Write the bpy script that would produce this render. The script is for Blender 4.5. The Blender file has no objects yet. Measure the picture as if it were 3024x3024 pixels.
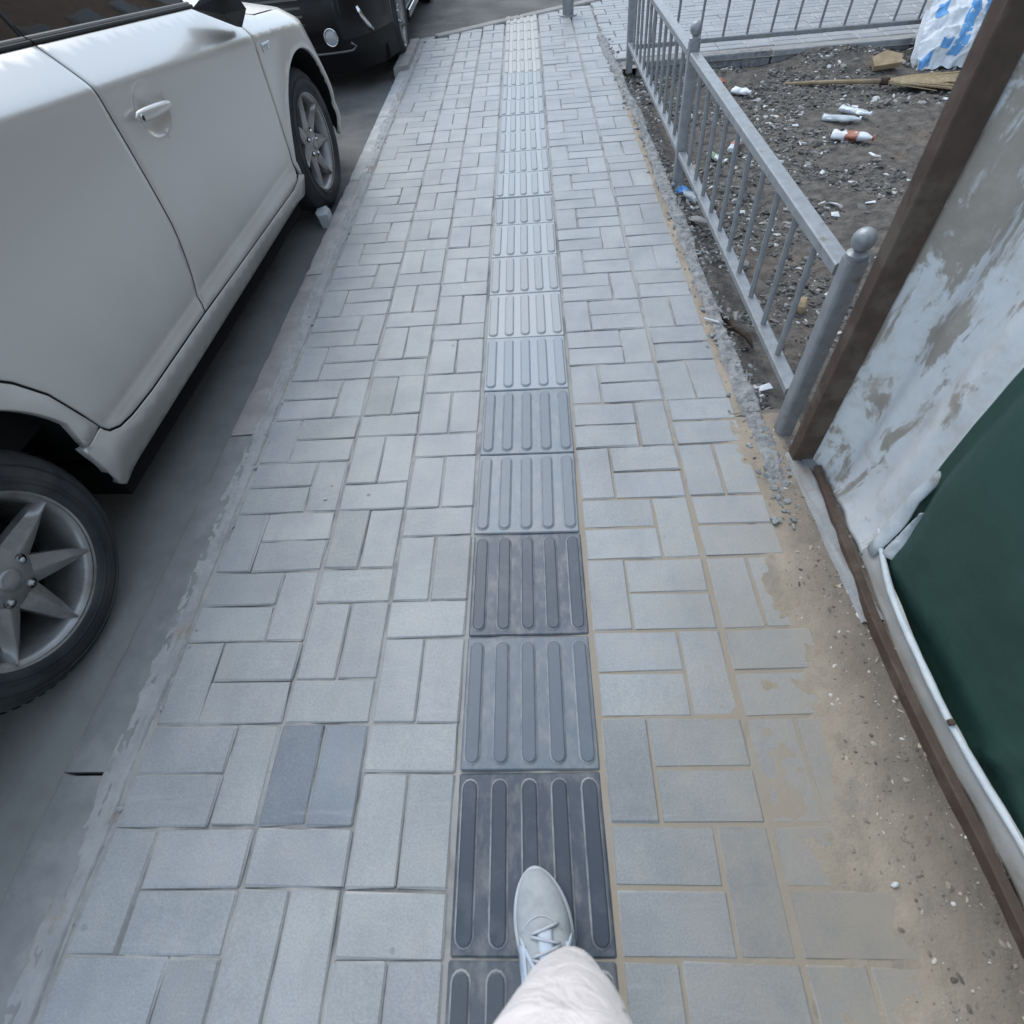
import bpy, bmesh, math, random
from mathutils import Vector, Matrix, noise
from mathutils.geometry import delaunay_2d_cdt
random.seed(7)
R = math.radians
C = bpy.context.scene.collection
sc = bpy.context.scene

# ------------------------------------------------------------------ camera, world, sun, exposure
cam_d = bpy.data.cameras.new('camera'); cam = bpy.data.objects.new('camera', cam_d); C.objects.link(cam)
cam_d.sensor_width = 36.0; cam_d.lens = 36.0*1508.85/3024.0
cam_d.clip_start = 0.02; cam_d.clip_end = 500
Fw = Vector((-0.06149504, 0.58576105, -0.80814748)); Rt = Vector((0.99751823, 0.00825261, -0.06992334)); Up = Vector((0.03428904, 0.81044179, 0.58481482))
M = Matrix((Rt, Up, -Fw)).transposed().to_4x4(); M.translation = Vector((0.0478, 0.1143, 1.2054))
cam.matrix_world = M
cam_d.dof.use_dof = True; cam_d.dof.focus_distance = 2.6; cam_d.dof.aperture_fstop = 5.0
sc.camera = cam

SUN_EL, SUN_ROT = R(52), R(-25)          # sun direction: high, veiled, ahead and to the left
w = bpy.data.worlds.new('World'); sc.world = w; w.use_nodes = True
nt = w.node_tree; nt.nodes.clear()
sky = nt.nodes.new('ShaderNodeTexSky'); sky.sky_type = 'NISHITA'; sky.sun_disc = False
sky.sun_elevation = SUN_EL; sky.sun_rotation = SUN_ROT; sky.air_density = 1.0; sky.dust_density = 1.2; sky.ozone_density = 1.0
bg = nt.nodes.new('ShaderNodeBackground'); bg.inputs['Strength'].default_value = 0.15
out = nt.nodes.new('ShaderNodeOutputWorld')
veil = nt.nodes.new('ShaderNodeMix'); veil.data_type = 'RGBA'; veil.inputs[0].default_value = 0.74      # thin even cloud over the whole sky
veil.inputs[7].default_value = (1.88, 2.24, 2.56, 1)
nt.links.new(sky.outputs[0], veil.inputs[6]); nt.links.new(veil.outputs[2], bg.inputs[0]); nt.links.new(bg.outputs[0], out.inputs[0])
sd = bpy.data.lights.new('sun', 'SUN'); sd.energy = 0.6; sd.angle = R(40); sd.color = (1, 0.98, 0.90)
so = bpy.data.objects.new('sun', sd); C.objects.link(so)
sdir = Vector((math.sin(SUN_ROT)*math.cos(SUN_EL), math.cos(SUN_ROT)*math.cos(SUN_EL), math.sin(SUN_EL)))
so.rotation_euler = sdir.to_track_quat('Z', 'Y').to_euler(); so.location = sdir*30
sc.view_settings.view_transform = 'Standard'; sc.view_settings.look = 'None'
sc.view_settings.exposure = 1.5; sc.view_settings.gamma = 1.0; sc.view_settings.use_curve_mapping = False
sc.cycles.use_denoising = True
sc.cycles.max_bounces = 8

# ------------------------------------------------------------------ material helpers
def new_mat(name):
    m = bpy.data.materials.new(name); m.use_nodes = True
    n = m.node_tree; b = n.nodes['Principled BSDF']
    return m, n, b
def N(n, t, **k):
    x = n.nodes.new(t)
    for a, v in k.items(): setattr(x, a, v)
    return x
def noise_tex(n, scale, detail=4, rough=0.55, coord='Object', vec=None, dist=0.0):
    t = N(n, 'ShaderNodeTexNoise'); t.inputs['Scale'].default_value = scale; t.inputs['Detail'].default_value = detail
    t.inputs['Roughness'].default_value = rough; t.inputs['Distortion'].default_value = dist
    if vec is None:
        if coord == 'World':
            g = N(n, 'ShaderNodeNewGeometry'); vec = g.outputs['Position']
        else:
            g = N(n, 'ShaderNodeTexCoord'); vec = g.outputs[coord]
    n.links.new(vec, t.inputs['Vector'])
    return t.outputs['Fac']
def ramp(n, fac, stops):
    r = N(n, 'ShaderNodeValToRGB'); n.links.new(fac, r.inputs[0])
    e = r.color_ramp.elements
    while len(e) < len(stops): e.new(0.5)
    for i, (p, c) in enumerate(stops):
        e[i].position = p; e[i].color = (c, c, c, 1) if isinstance(c, (int, float)) else (*c, 1)
    return r.outputs['Color']
def mix(n, fac, a, b, mode='MIX'):
    x = N(n, 'ShaderNodeMix', data_type='RGBA', blend_type=mode)
    for i, v in ((0, fac), (6, a), (7, b)):
        if hasattr(v, 'type') and not isinstance(v, (tuple, list)): n.links.new(v, x.inputs[i])
        elif i == 0: x.inputs[0].default_value = v
        else: x.inputs[i].default_value = (*v, 1) if len(v) == 3 else v
    return x.outputs[2]
def math_n(n, op, a, b=None, clamp=False):
    x = N(n, 'ShaderNodeMath', operation=op); x.use_clamp = clamp
    for i, v in ((0, a), (1, b)):
        if v is None: continue
        if isinstance(v, (int, float)): x.inputs[i].default_value = v
        else: n.links.new(v, x.inputs[i])
    return x.outputs[0]
def bump(n, b, h, strength=0.4, dist=0.004, prev=None):
    x = N(n, 'ShaderNodeBump'); x.inputs['Strength'].default_value = strength; x.inputs['Distance'].default_value = dist
    n.links.new(h, x.inputs['Height'])
    if prev is not None: n.links.new(prev, x.inputs['Normal'])
    n.links.new(x.outputs[0], b.inputs['Normal']); return x.outputs[0]
def mottled(name, c1, c2, scale=6, rough=0.8, bscale=60, bstr=0.3, bdist=0.003, metallic=0.0, detail=5, coord='World', lo=0.35, hi=0.65, spec=0.4, c3=None, s3=2.0, t3=(0.55, 0.65)):
    m, n, b = new_mat(name)
    f = noise_tex(n, scale, detail, 0.6, coord)
    col = mix(n, ramp(n, f, [(lo, 0), (hi, 1)]), c1, c2)
    if c3 is not None:
        f3 = noise_tex(n, s3, 6, 0.65, coord)
        col = mix(n, ramp(n, f3, [(t3[0], 0), (t3[1], 1)]), col, c3)
    n.links.new(col, b.inputs['Base Color'])
    b.inputs['Roughness'].default_value = rough; b.inputs['Metallic'].default_value = metallic
    b.inputs['Specular IOR Level'].default_value = spec
    if bstr: bump(n, b, noise_tex(n, bscale, 5, 0.6, coord), bstr, bdist)
    return m
def plain(name, c, rough=0.5, metallic=0.0, coat=0.0, spec=0.5):
    m, n, b = new_mat(name)
    f = noise_tex(n, 9, 4, 0.6, 'World')
    col = mix(n, ramp(n, f, [(0.3, 0), (0.7, 1)]), tuple(v*0.9 for v in c), tuple(min(1, v*1.06) for v in c))
    n.links.new(col, b.inputs['Base Color'])
    b.inputs['Roughness'].default_value = rough; b.inputs['Metallic'].default_value = metallic
    b.inputs['Coat Weight'].default_value = coat; b.inputs['Coat Roughness'].default_value = 0.06
    b.inputs['Specular IOR Level'].default_value = spec
    return m

# ------------------------------------------------------------------ materials
def paver_material():
    m, n, b = new_mat('concrete_paver')
    oi = N(n, 'ShaderNodeObjectInfo'); g = N(n, 'ShaderNodeNewGeometry')
    rnd = math_n(n, 'FRACT', math_n(n, 'ADD', oi.outputs['Random'], g.outputs['Random Per Island']))
    base = mix(n, rnd, (0.325, 0.342, 0.358), (0.362, 0.378, 0.392))
    base = mix(n, 1.0, base, oi.outputs['Color'], 'MULTIPLY')
    cloud = noise_tex(n, 5.5, 6, 0.6, vec=g.outputs['Position'])
    base = mix(n, ramp(n, cloud, [(0.32, 0.0), (0.68, 1.0)]), mix(n, 1.0, base, (0.84, 0.85, 0.87), 'MULTIPLY'), mix(n, 1.0, base, (1.09, 1.09, 1.08), 'MULTIPLY'))
    grain = noise_tex(n, 260, 5, 0.8, vec=g.outputs['Position'])
    base = mix(n, ramp(n, grain, [(0.38, 0), (0.62, 1)]), mix(n, 1.0, base, (0.80, 0.80, 0.80), 'MULTIPLY'), mix(n, 1.0, base, (1.07, 1.07, 1.07), 'MULTIPLY'))
    tc = N(n, 'ShaderNodeTexCoord'); so_ = N(n, 'ShaderNodeSeparateXYZ'); n.links.new(tc.outputs['Object'], so_.inputs[0])
    ed = N(n, 'ShaderNodeMapRange'); ed.inputs['From Min'].default_value = -0.0009; ed.inputs['From Max'].default_value = -0.0026; n.links.new(so_.outputs[2], ed.inputs[0])
    en = ramp(n, noise_tex(n, 13, 6, 0.7, vec=g.outputs['Position']), [(0.38, 0.0), (0.60, 0.75)])
    base = mix(n, math_n(n, 'MULTIPLY', ed.outputs[0], en), base, (0.44, 0.435, 0.42))
    # faint pale scuffs dragged across the blocks
    mp = N(n, 'ShaderNodeMapping'); mp.inputs['Rotation'].default_value = (0, 0, 0.9); mp.inputs['Scale'].default_value = (3, 26, 1); n.links.new(g.outputs['Position'], mp.inputs[0])
    sc_ = ramp(n, noise_tex(n, 1.6, 5, 0.6, vec=mp.outputs[0], dist=0.4), [(0.60, 0), (0.74, 0.3)])
    base = mix(n, sc_, base, (0.43, 0.445, 0.455))
    mp2 = N(n, 'ShaderNodeMapping'); mp2.inputs['Scale'].default_value = (9, 3, 1); n.links.new(g.outputs['Position'], mp2.inputs[0])
    base = mix(n, ramp(n, noise_tex(n, 1.3, 7, 0.68, vec=mp2.outputs[0]), [(0.52, 0), (0.70, 0.35)]), base, (0.235, 0.245, 0.255))
    # small dark spots of dirt and gum
    v = N(n, 'ShaderNodeTexVoronoi'); v.inputs['Scale'].default_value = 7.0; n.links.new(g.outputs['Position'], v.inputs['Vector'])
    spot = ramp(n, v.outputs['Distance'], [(0.03, 1), (0.055, 0)])
    pick = ramp(n, noise_tex(n, 2.3, 2, 0.5, vec=g.outputs['Position']), [(0.5, 0), (0.56, 1)])
    base = mix(n, math_n(n, 'MULTIPLY', spot, math_n(n, 'MULTIPLY', pick, 0.7)), base, (0.10, 0.10, 0.10))
    # sandy dust, stronger to the right beside the hoarding and near the camera
    sx = N(n, 'ShaderNodeSeparateXYZ'); n.links.new(g.outputs['Position'], sx.inputs[0])
    e = N(n, 'ShaderNodeMapRange'); e.inputs['From Min'].default_value = 0.20; e.inputs['From Max'].default_value = 0.68; n.links.new(sx.outputs[0], e.inputs[0])
    e2 = N(n, 'ShaderNodeMapRange'); e2.inputs['From Min'].default_value = 1.35; e2.inputs['From Max'].default_value = 0.2; n.links.new(sx.outputs[1], e2.inputs[0])
    d = math_n(n, 'MULTIPLY', e.outputs[0], e2.outputs[0])
    dn = noise_tex(n, 11, 9, 0.72, vec=g.outputs['Position'])
    dd = math_n(n, 'ADD', math_n(n, 'MULTIPLY', d, 0.98), math_n(n, 'MULTIPLY', math_n(n, 'SUBTRACT', dn, 0.52), 1.35), True)
    base = mix(n, math_n(n, 'MULTIPLY', dd, 0.88), base, (0.335, 0.287, 0.232))
    n.links.new(base, b.inputs['Base Color'])
    b.inputs['Roughness'].default_value = 0.52; b.inputs['Specular IOR Level'].default_value = 0.55
    p = bump(n, b, noise_tex(n, 16, 5, 0.6, vec=g.outputs['Position']), 0.35, 0.006)
    bump(n, b, grain, 0.25, 0.0012, p)
    return m
def tile_material():
    m, n, b = new_mat('tactile_tile')
    oi = N(n, 'ShaderNodeObjectInfo'); g = N(n, 'ShaderNodeNewGeometry')
    tc = N(n, 'ShaderNodeTexCoord')
    sx = N(n, 'ShaderNodeSeparateXYZ'); n.links.new(tc.outputs['Object'], sx.inputs[0])
    base = oi.outputs['Color']
    grain = noise_tex(n, 300, 3, 0.7, vec=g.outputs['Position'])
    base = mix(n, ramp(n, grain, [(0.3, 0), (0.7, 1)]), mix(n, 1.0, base, (0.82, 0.82, 0.82), 'MULTIPLY'), base)
    # pale dust lies in the channels between the bars and in worn streaks
    mp = N(n, 'ShaderNodeMapping'); mp.inputs['Scale'].default_value = (9, 5.0, 14); n.links.new(g.outputs['Position'], mp.inputs[0])
    st = noise_tex(n, 3.0, 6, 0.65, vec=mp.outputs[0])
    low = N(n, 'ShaderNodeMapRange'); low.inputs['From Min'].default_value = 0.0045; low.inputs['From Max'].default_value = 0.001; n.links.new(sx.outputs[2], low.inputs[0])
    dust = math_n(n, 'MULTIPLY', ramp(n, st, [(0.46, 0.05), (0.70, 0.7)]), low.outputs[0])
    base = mix(n, math_n(n, 'MULTIPLY', dust, 0.5), base, (0.34, 0.325, 0.30))
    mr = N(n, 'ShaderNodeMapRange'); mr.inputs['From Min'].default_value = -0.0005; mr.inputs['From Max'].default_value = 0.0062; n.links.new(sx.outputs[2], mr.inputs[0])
    slope_light = ramp(n, mr.outputs[0], [(0.0, 0), (0.10, 0.0), (0.22, 1), (0.62, 1), (0.80, 0)])
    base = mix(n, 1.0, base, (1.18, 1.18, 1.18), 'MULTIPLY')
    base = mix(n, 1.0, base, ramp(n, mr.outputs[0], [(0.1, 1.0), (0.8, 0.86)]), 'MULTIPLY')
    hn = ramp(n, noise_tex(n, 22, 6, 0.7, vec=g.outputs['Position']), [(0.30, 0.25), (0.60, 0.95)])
    base = mix(n, math_n(n, 'MULTIPLY', slope_light, hn), base, (0.39, 0.40, 0.41))  # pale bar slopes: dust, plus caught light painted into the colour
    worn = ramp(n, noise_tex(n, 9, 6, 0.7, vec=g.outputs['Position']), [(0.5, 0), (0.8, 0.2)])
    base = mix(n, worn, base, (0.33, 0.35, 0.38))
    n.links.new(base, b.inputs['Base Color'])
    b.inputs['Roughness'].default_value = 0.40; b.inputs['Specular IOR Level'].default_value = 0.45
    bump(n, b, grain, 0.25, 0.001)
    return m
MAT = {}
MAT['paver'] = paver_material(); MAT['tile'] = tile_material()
MAT['joint'] = mottled('joint_sand', (0.295, 0.295, 0.29), (0.365, 0.358, 0.345), 9, 0.95, 300, 0.5, 0.002, c3=(0.19, 0.19, 0.19), s3=3.1, t3=(0.5, 0.62))
MAT['sand'] = mottled('loose_sand', (0.285, 0.24, 0.19), (0.38, 0.325, 0.265), 5, 0.95, 160, 0.6, 0.004, c3=(0.22, 0.205, 0.185), s3=9, t3=(0.52, 0.72))
MAT['dirt'] = mottled('dirt', (0.080, 0.074, 0.069), (0.175, 0.157, 0.14), 16, 0.95, 60, 1.0, 0.016, c3=(0.21, 0.165, 0.125), s3=1.3, t3=(0.56, 0.72))
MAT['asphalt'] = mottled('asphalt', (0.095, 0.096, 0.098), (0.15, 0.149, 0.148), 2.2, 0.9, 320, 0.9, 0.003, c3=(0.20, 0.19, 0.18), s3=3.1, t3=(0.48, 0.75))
MAT['kerb'] = mottled('kerb_concrete', (0.27, 0.277, 0.285), (0.35, 0.355, 0.36), 11, 0.85, 150, 0.5, 0.002, c3=(0.40, 0.40, 0.40), s3=5, t3=(0.54, 0.66))
MAT['kerb_light'] = mottled('pale_kerb_concrete', (0.26, 0.255, 0.25), (0.36, 0.345, 0.33), 8, 0.85, 150, 0.4, 0.002)
MAT['mortar'] = mottled('mortar', (0.29, 0.297, 0.305), (0.37, 0.375, 0.38), 14, 0.95, 120, 0.8, 0.004, c3=(0.29, 0.25, 0.21), s3=5, t3=(0.56, 0.68))
MAT['rubble'] = mottled('broken_concrete', (0.22, 0.228, 0.24), (0.37, 0.378, 0.385), 24, 0.9, 90, 1.0, 0.008, c3=(0.15, 0.15, 0.155), s3=30, t3=(0.55, 0.7))
MAT['galv'] = mottled('painted_steel', (0.25, 0.265, 0.28), (0.32, 0.335, 0.35), 30, 0.42, 200, 0.2, 0.001, metallic=0.3, spec=0.5, c3=(0.20, 0.18, 0.155), s3=22, t3=(0.60, 0.72))
MAT['rust'] = mottled('rusty_steel', (0.075, 0.052, 0.041), (0.105, 0.072, 0.056), 18, 0.8, 160, 0.6, 0.002, c3=(0.125, 0.100, 0.080), s3=9, t3=(0.5, 0.62))
def ob_rand_mat(name, c1, c2, rough=0.8):
    m, n, b = new_mat(name)
    g = N(n, 'ShaderNodeNewGeometry')
    r = ramp(n, g.outputs['Random Per Island'], [(0.0, c1), (0.80, c2), (0.90, tuple(min(1, v*1.9) for v in c2)), (0.985, (0.62, 0.62, 0.60))])
    n.links.new(r, b.inputs['Base Color']); b.inputs['Roughness'].default_value = rough
    bump(n, b, noise_tex(n, 120, 4, 0.6, 'World'), 0.5, 0.003)
    return m
MAT['stones'] = ob_rand_mat('mixed_rubble', (0.05, 0.05, 0.05), (0.20, 0.19, 0.18))
MAT['pebbles'] = ob_rand_mat('grit', (0.10, 0.085, 0.07), (0.30, 0.26, 0.21))
MAT['ground'] = mottled('bare_ground', (0.12, 0.11, 0.10), (0.18, 0.16, 0.14), 1.5, 0.95, 30, 0.5, 0.02)
def silver_paint():
    m, n, b = new_mat('silver_paint')
    fl = noise_tex(n, 2600, 1, 0.5, 'Object')
    col = mix(n, ramp(n, fl, [(0.3, 0), (0.7, 1)]), (0.57, 0.555, 0.53), (0.70, 0.685, 0.655))
    du = noise_tex(n, 3.0, 3, 0.5, 'Object')
    tc = N(n, 'ShaderNodeTexCoord'); sx = N(n, 'ShaderNodeSeparateXYZ'); n.links.new(tc.outputs['Object'], sx.inputs[0])
    lo = N(n, 'ShaderNodeMapRange'); lo.inputs['From Min'].default_value = 0.75; lo.inputs['From Max'].default_value = 0.15; n.links.new(sx.outputs[2], lo.inputs[0])
    dirt = math_n(n, 'MULTIPLY', ramp(n, du, [(0.35, 0.25), (0.7, 1)]), lo.outputs[0])
    dirt = math_n(n, 'MULTIPLY', dirt, 0.62)
    col = mix(n, dirt, col, (0.36, 0.335, 0.30))
    n.links.new(col, b.inputs['Base Color'])
    b.inputs['Metallic'].default_value = 0.48
    b.inputs['Roughness'].default_value = 0.34
    b.inputs['Coat Weight'].default_value = 0.7; b.inputs['Coat Roughness'].default_value = 0.17
    return m
MAT['silver'] = silver_paint()
MAT['blackpaint'] = plain('black_paint', (0.004, 0.0045, 0.006), 0.3, 0.0, 0.25, spec=0.3)
MAT['blackplastic'] = plain('black_plastic', (0.008, 0.008, 0.009), 0.5, spec=0.3)
MAT['underbody'] = plain('underbody', (0.012, 0.012, 0.013), 0.9, spec=0.1)
MAT['trim'] = plain('grey_belt_trim', (0.16, 0.155, 0.15), 0.4, 0.3)
MAT['chrome'] = plain('chrome', (0.75, 0.76, 0.78), 0.12, 1.0)
MAT['alloy'] = mottled('alloy_wheel', (0.30, 0.29, 0.285), (0.40, 0.40, 0.40), 9, 0.36, 0, 0, metallic=0.6, coord='Object', c3=(0.20, 0.175, 0.15), s3=7, t3=(0.5, 0.75))
MAT['tyre'] = mottled('tyre_rubber', (0.028, 0.03, 0.034), (0.05, 0.052, 0.056), 12, 0.75, 200, 0.3, 0.001, coord='Object', c3=(0.085, 0.08, 0.075), s3=4, t3=(0.52, 0.75))
def glass_mat(name, tint, rough=0.03, alpha_like=False):
    m, n, b = new_mat(name)
    f = noise_tex(n, 4, 3, 0.5, 'World')
    n.links.new(mix(n, f, tuple(v*0.85 for v in tint), tint), b.inputs['Base Color'])
    b.inputs['Roughness'].default_value = rough; b.inputs['Specular IOR Level'].default_value = 0.8
    b.inputs['Coat Weight'].default_value = 0.5
    return m
MAT['carglass'] = glass_mat('tinted_glass', (0.016, 0.015, 0.016))
def clear_mat(name, tint, rough=0.08, trans=0.85):
    m, n, b = new_mat(name)
    f = noise_tex(n, 30, 3, 0.5, 'Object')
    n.links.new(mix(n, f, tuple(v*0.9 for v in tint), tint), b.inputs['Base Color'])
    b.inputs['Transmission Weight'].default_value = trans; b.inputs['Roughness'].default_value = rough; b.inputs['IOR'].default_value = 1.45
    bump(n, b, noise_tex(n, 45, 3, 0.5, 'Object'), 0.6, 0.006)
    return m
MAT['clear'] = clear_mat('clear_plastic', (0.86, 0.92, 0.96), 0.12, 0.45)
MAT['lens'] = clear_mat('lamp_lens', (0.9, 0.93, 0.95), 0.05, 0.5)
MAT['bluelabel'] = plain('blue_label', (0.08, 0.30, 0.72), 0.5)
MAT['redlabel'] = plain('red_brown_label', (0.36, 0.13, 0.08), 0.5)
MAT['whiteplastic'] = plain('white_plastic', (0.75, 0.77, 0.80), 0.45)
MAT['greenlabel'] = plain('green_label', (0.10, 0.22, 0.10), 0.5)
MAT['sack'] = mottled('woven_sack', (0.62, 0.66, 0.72), (0.76, 0.79, 0.82), 12, 0.7, 60, 0.6, 0.006, c3=(0.40, 0.42, 0.45), s3=10, t3=(0.6, 0.75))
MAT['sackblue'] = mottled('blue_sack_print', (0.10, 0.30, 0.62), (0.17, 0.42, 0.75), 40, 0.7, 60, 0.6, 0.004)
MAT['straw'] = mottled('straw', (0.36, 0.27, 0.16), (0.52, 0.41, 0.27), 60, 0.9, 90, 0.6, 0.002)
MAT['wood'] = mottled('weathered_wood', (0.26, 0.19, 0.12), (0.38, 0.29, 0.19), 14, 0.85, 90, 0.5, 0.002)
MAT['darkwood'] = mottled('dark_wood', (0.035, 0.025, 0.02), (0.09, 0.06, 0.045), 20, 0.9, 90, 0.6, 0.003)
MAT['block'] = mottled('white_stone', (0.50, 0.53, 0.53), (0.62, 0.64, 0.64), 15, 0.85, 90, 0.4, 0.002)
MAT['shoe'] = mottled('grey_canvas', (0.31, 0.34, 0.365), (0.40, 0.425, 0.445), 30, 0.8, 900, 0.5, 0.0006, coord='Object', c3=(0.27, 0.28, 0.29), s3=16, t3=(0.6, 0.8))
MAT['shoeblue'] = mottled('pale_blue_leather', (0.44, 0.51, 0.60), (0.52, 0.58, 0.66), 25, 0.55, 200, 0.3, 0.0006, coord='Object')
MAT['sole'] = mottled('sole_rubber', (0.42, 0.46, 0.51), (0.52, 0.55, 0.59), 25, 0.6, 200, 0.3, 0.0006, coord='Object')
MAT['sock'] = plain('dark_sock', (0.05, 0.055, 0.065), 0.9)
def trouser_material():
    m, n, b = new_mat('off_white_cotton')
    f = noise_tex(n, 14, 5, 0.6, 'Object')
    n.links.new(mix(n, f, (0.77, 0.70, 0.69), (0.84, 0.77, 0.755)), b.inputs['Base Color'])
    b.inputs['Roughness'].default_value = 0.9; b.inputs['Sheen Weight'].default_value = 0.3
    wv = noise_tex(n, 900, 2, 0.5, 'Object')
    p = bump(n, b, wv, 0.3, 0.0006)
    bump(n, b, noise_tex(n, 20, 4, 0.55, 'Object', dist=1.2), 0.9, 0.012, p)
    return m
MAT['trousers'] = trouser_material()
def sheet_material():
    m, n, b = new_mat('dirty_white_sheet')
    g = N(n, 'ShaderNodeNewGeometry')
    mp = N(n, 'ShaderNodeMapping'); mp.inputs['Scale'].default_value = (1.6, 3.2, 1.2); n.links.new(g.outputs['Position'], mp.inputs[0])
    f = noise_tex(n, 5.0, 8, 0.66, vec=mp.outputs[0], dist=0.5)
    f2 = noise_tex(n, 26, 6, 0.7, vec=g.outputs['Position'])
    col = mix(n, ramp(n, f2, [(0.3, 0), (0.7, 1)]), (0.72, 0.745, 0.76), (0.80, 0.82, 0.83))
    sx = N(n, 'ShaderNodeSeparateXYZ'); n.links.new(g.outputs['Position'], sx.inputs[0])
    # mud splashes and flaked paint, heaviest by the post
    e = N(n, 'ShaderNodeMapRange'); e.inputs['From Min'].default_value = 0.90; e.inputs['From Max'].default_value = 1.13; n.links.new(sx.outputs[1], e.inputs[0])
    hh = N(n, 'ShaderNodeMapRange'); hh.inputs['From Min'].default_value = 0.0; hh.inputs['From Max'].default_value = 0.75; n.links.new(sx.outputs[2], hh.inputs[0])
    s = math_n(n, 'ADD', math_n(n, 'MULTIPLY', e.outputs[0], 0.10), math_n(n, 'MULTIPLY', hh.outputs[0], 0.05))
    d = ramp(n, math_n(n, 'ADD', f, s), [(0.59, 0), (0.65, 1)])
    mud = mix(n, f2, (0.25, 0.205, 0.155), (0.44, 0.38, 0.31))
    col = mix(n, math_n(n, 'MULTIPLY', d, 0.85), col, mud)
    col = mix(n, ramp(n, noise_tex(n, 11, 7, 0.7, vec=g.outputs['Position']), [(0.50, 0), (0.72, 0.7)]), col, (0.55, 0.51, 0.45))
    n.links.new(col, b.inputs['Base Color']); b.inputs['Roughness'].default_value = 0.55
    p = bump(n, b, f2, 0.3, 0.003); bump(n, b, d, 0.3, 0.0015, p)
    return m
MAT['sheet'] = sheet_material()
MAT['hem'] = mottled('white_hem', (0.58, 0.63, 0.67), (0.72, 0.76, 0.79), 22, 0.6, 70, 0.5, 0.003, c3=(0.42, 0.39, 0.35), s3=13, t3=(0.56, 0.72))
MAT['green'] = mottled('green_vinyl', (0.026, 0.072, 0.058), (0.036, 0.092, 0.076), 6, 0.55, 7, 0.35, 0.02, coord='World')
MAT['beige'] = mottled('cream_sheet', (0.44, 0.43, 0.41), (0.55, 0.54, 0.52), 8, 0.6, 60, 0.4, 0.003, c3=(0.36, 0.31, 0.26), s3=6, t3=(0.55, 0.7))
MAT['brick'] = mottled('brown_render', (0.20, 0.14, 0.10), (0.30, 0.22, 0.16), 3, 0.85, 20, 0.4, 0.01)
MAT['facadeglass'] = glass_mat('window_glass', (0.03, 0.035, 0.04), 0.06)

def position_tint(m, tan, x0, x1, y0, y1):
    # tint growing to the right and near the camera; on the joints, blown sand
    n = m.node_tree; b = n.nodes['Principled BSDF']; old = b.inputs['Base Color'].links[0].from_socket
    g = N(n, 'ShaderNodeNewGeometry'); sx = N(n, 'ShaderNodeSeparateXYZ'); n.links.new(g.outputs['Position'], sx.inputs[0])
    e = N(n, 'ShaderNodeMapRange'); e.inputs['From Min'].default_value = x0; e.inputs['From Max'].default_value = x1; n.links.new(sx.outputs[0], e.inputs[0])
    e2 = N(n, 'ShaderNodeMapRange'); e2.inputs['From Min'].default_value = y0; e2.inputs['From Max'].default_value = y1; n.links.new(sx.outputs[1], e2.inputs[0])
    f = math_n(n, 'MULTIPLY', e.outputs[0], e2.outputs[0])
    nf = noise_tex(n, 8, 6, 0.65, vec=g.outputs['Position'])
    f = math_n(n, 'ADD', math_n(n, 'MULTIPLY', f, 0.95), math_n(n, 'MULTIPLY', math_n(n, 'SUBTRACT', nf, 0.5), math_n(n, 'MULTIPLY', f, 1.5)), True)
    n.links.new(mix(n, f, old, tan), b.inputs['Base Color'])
position_tint(MAT['asphalt'], (0.30, 0.295, 0.285), -2.2, -1.2, 3.2, 0.6)      # road paler towards the kerb and the camera
position_tint(MAT['joint'], (0.325, 0.28, 0.228), 0.0, 0.16, 1.9, 1.0)
position_tint(MAT['sand'], (0.165, 0.14, 0.115), 0.66, 0.82, 1.4, 0.9)         # darker soil against the rail
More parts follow.
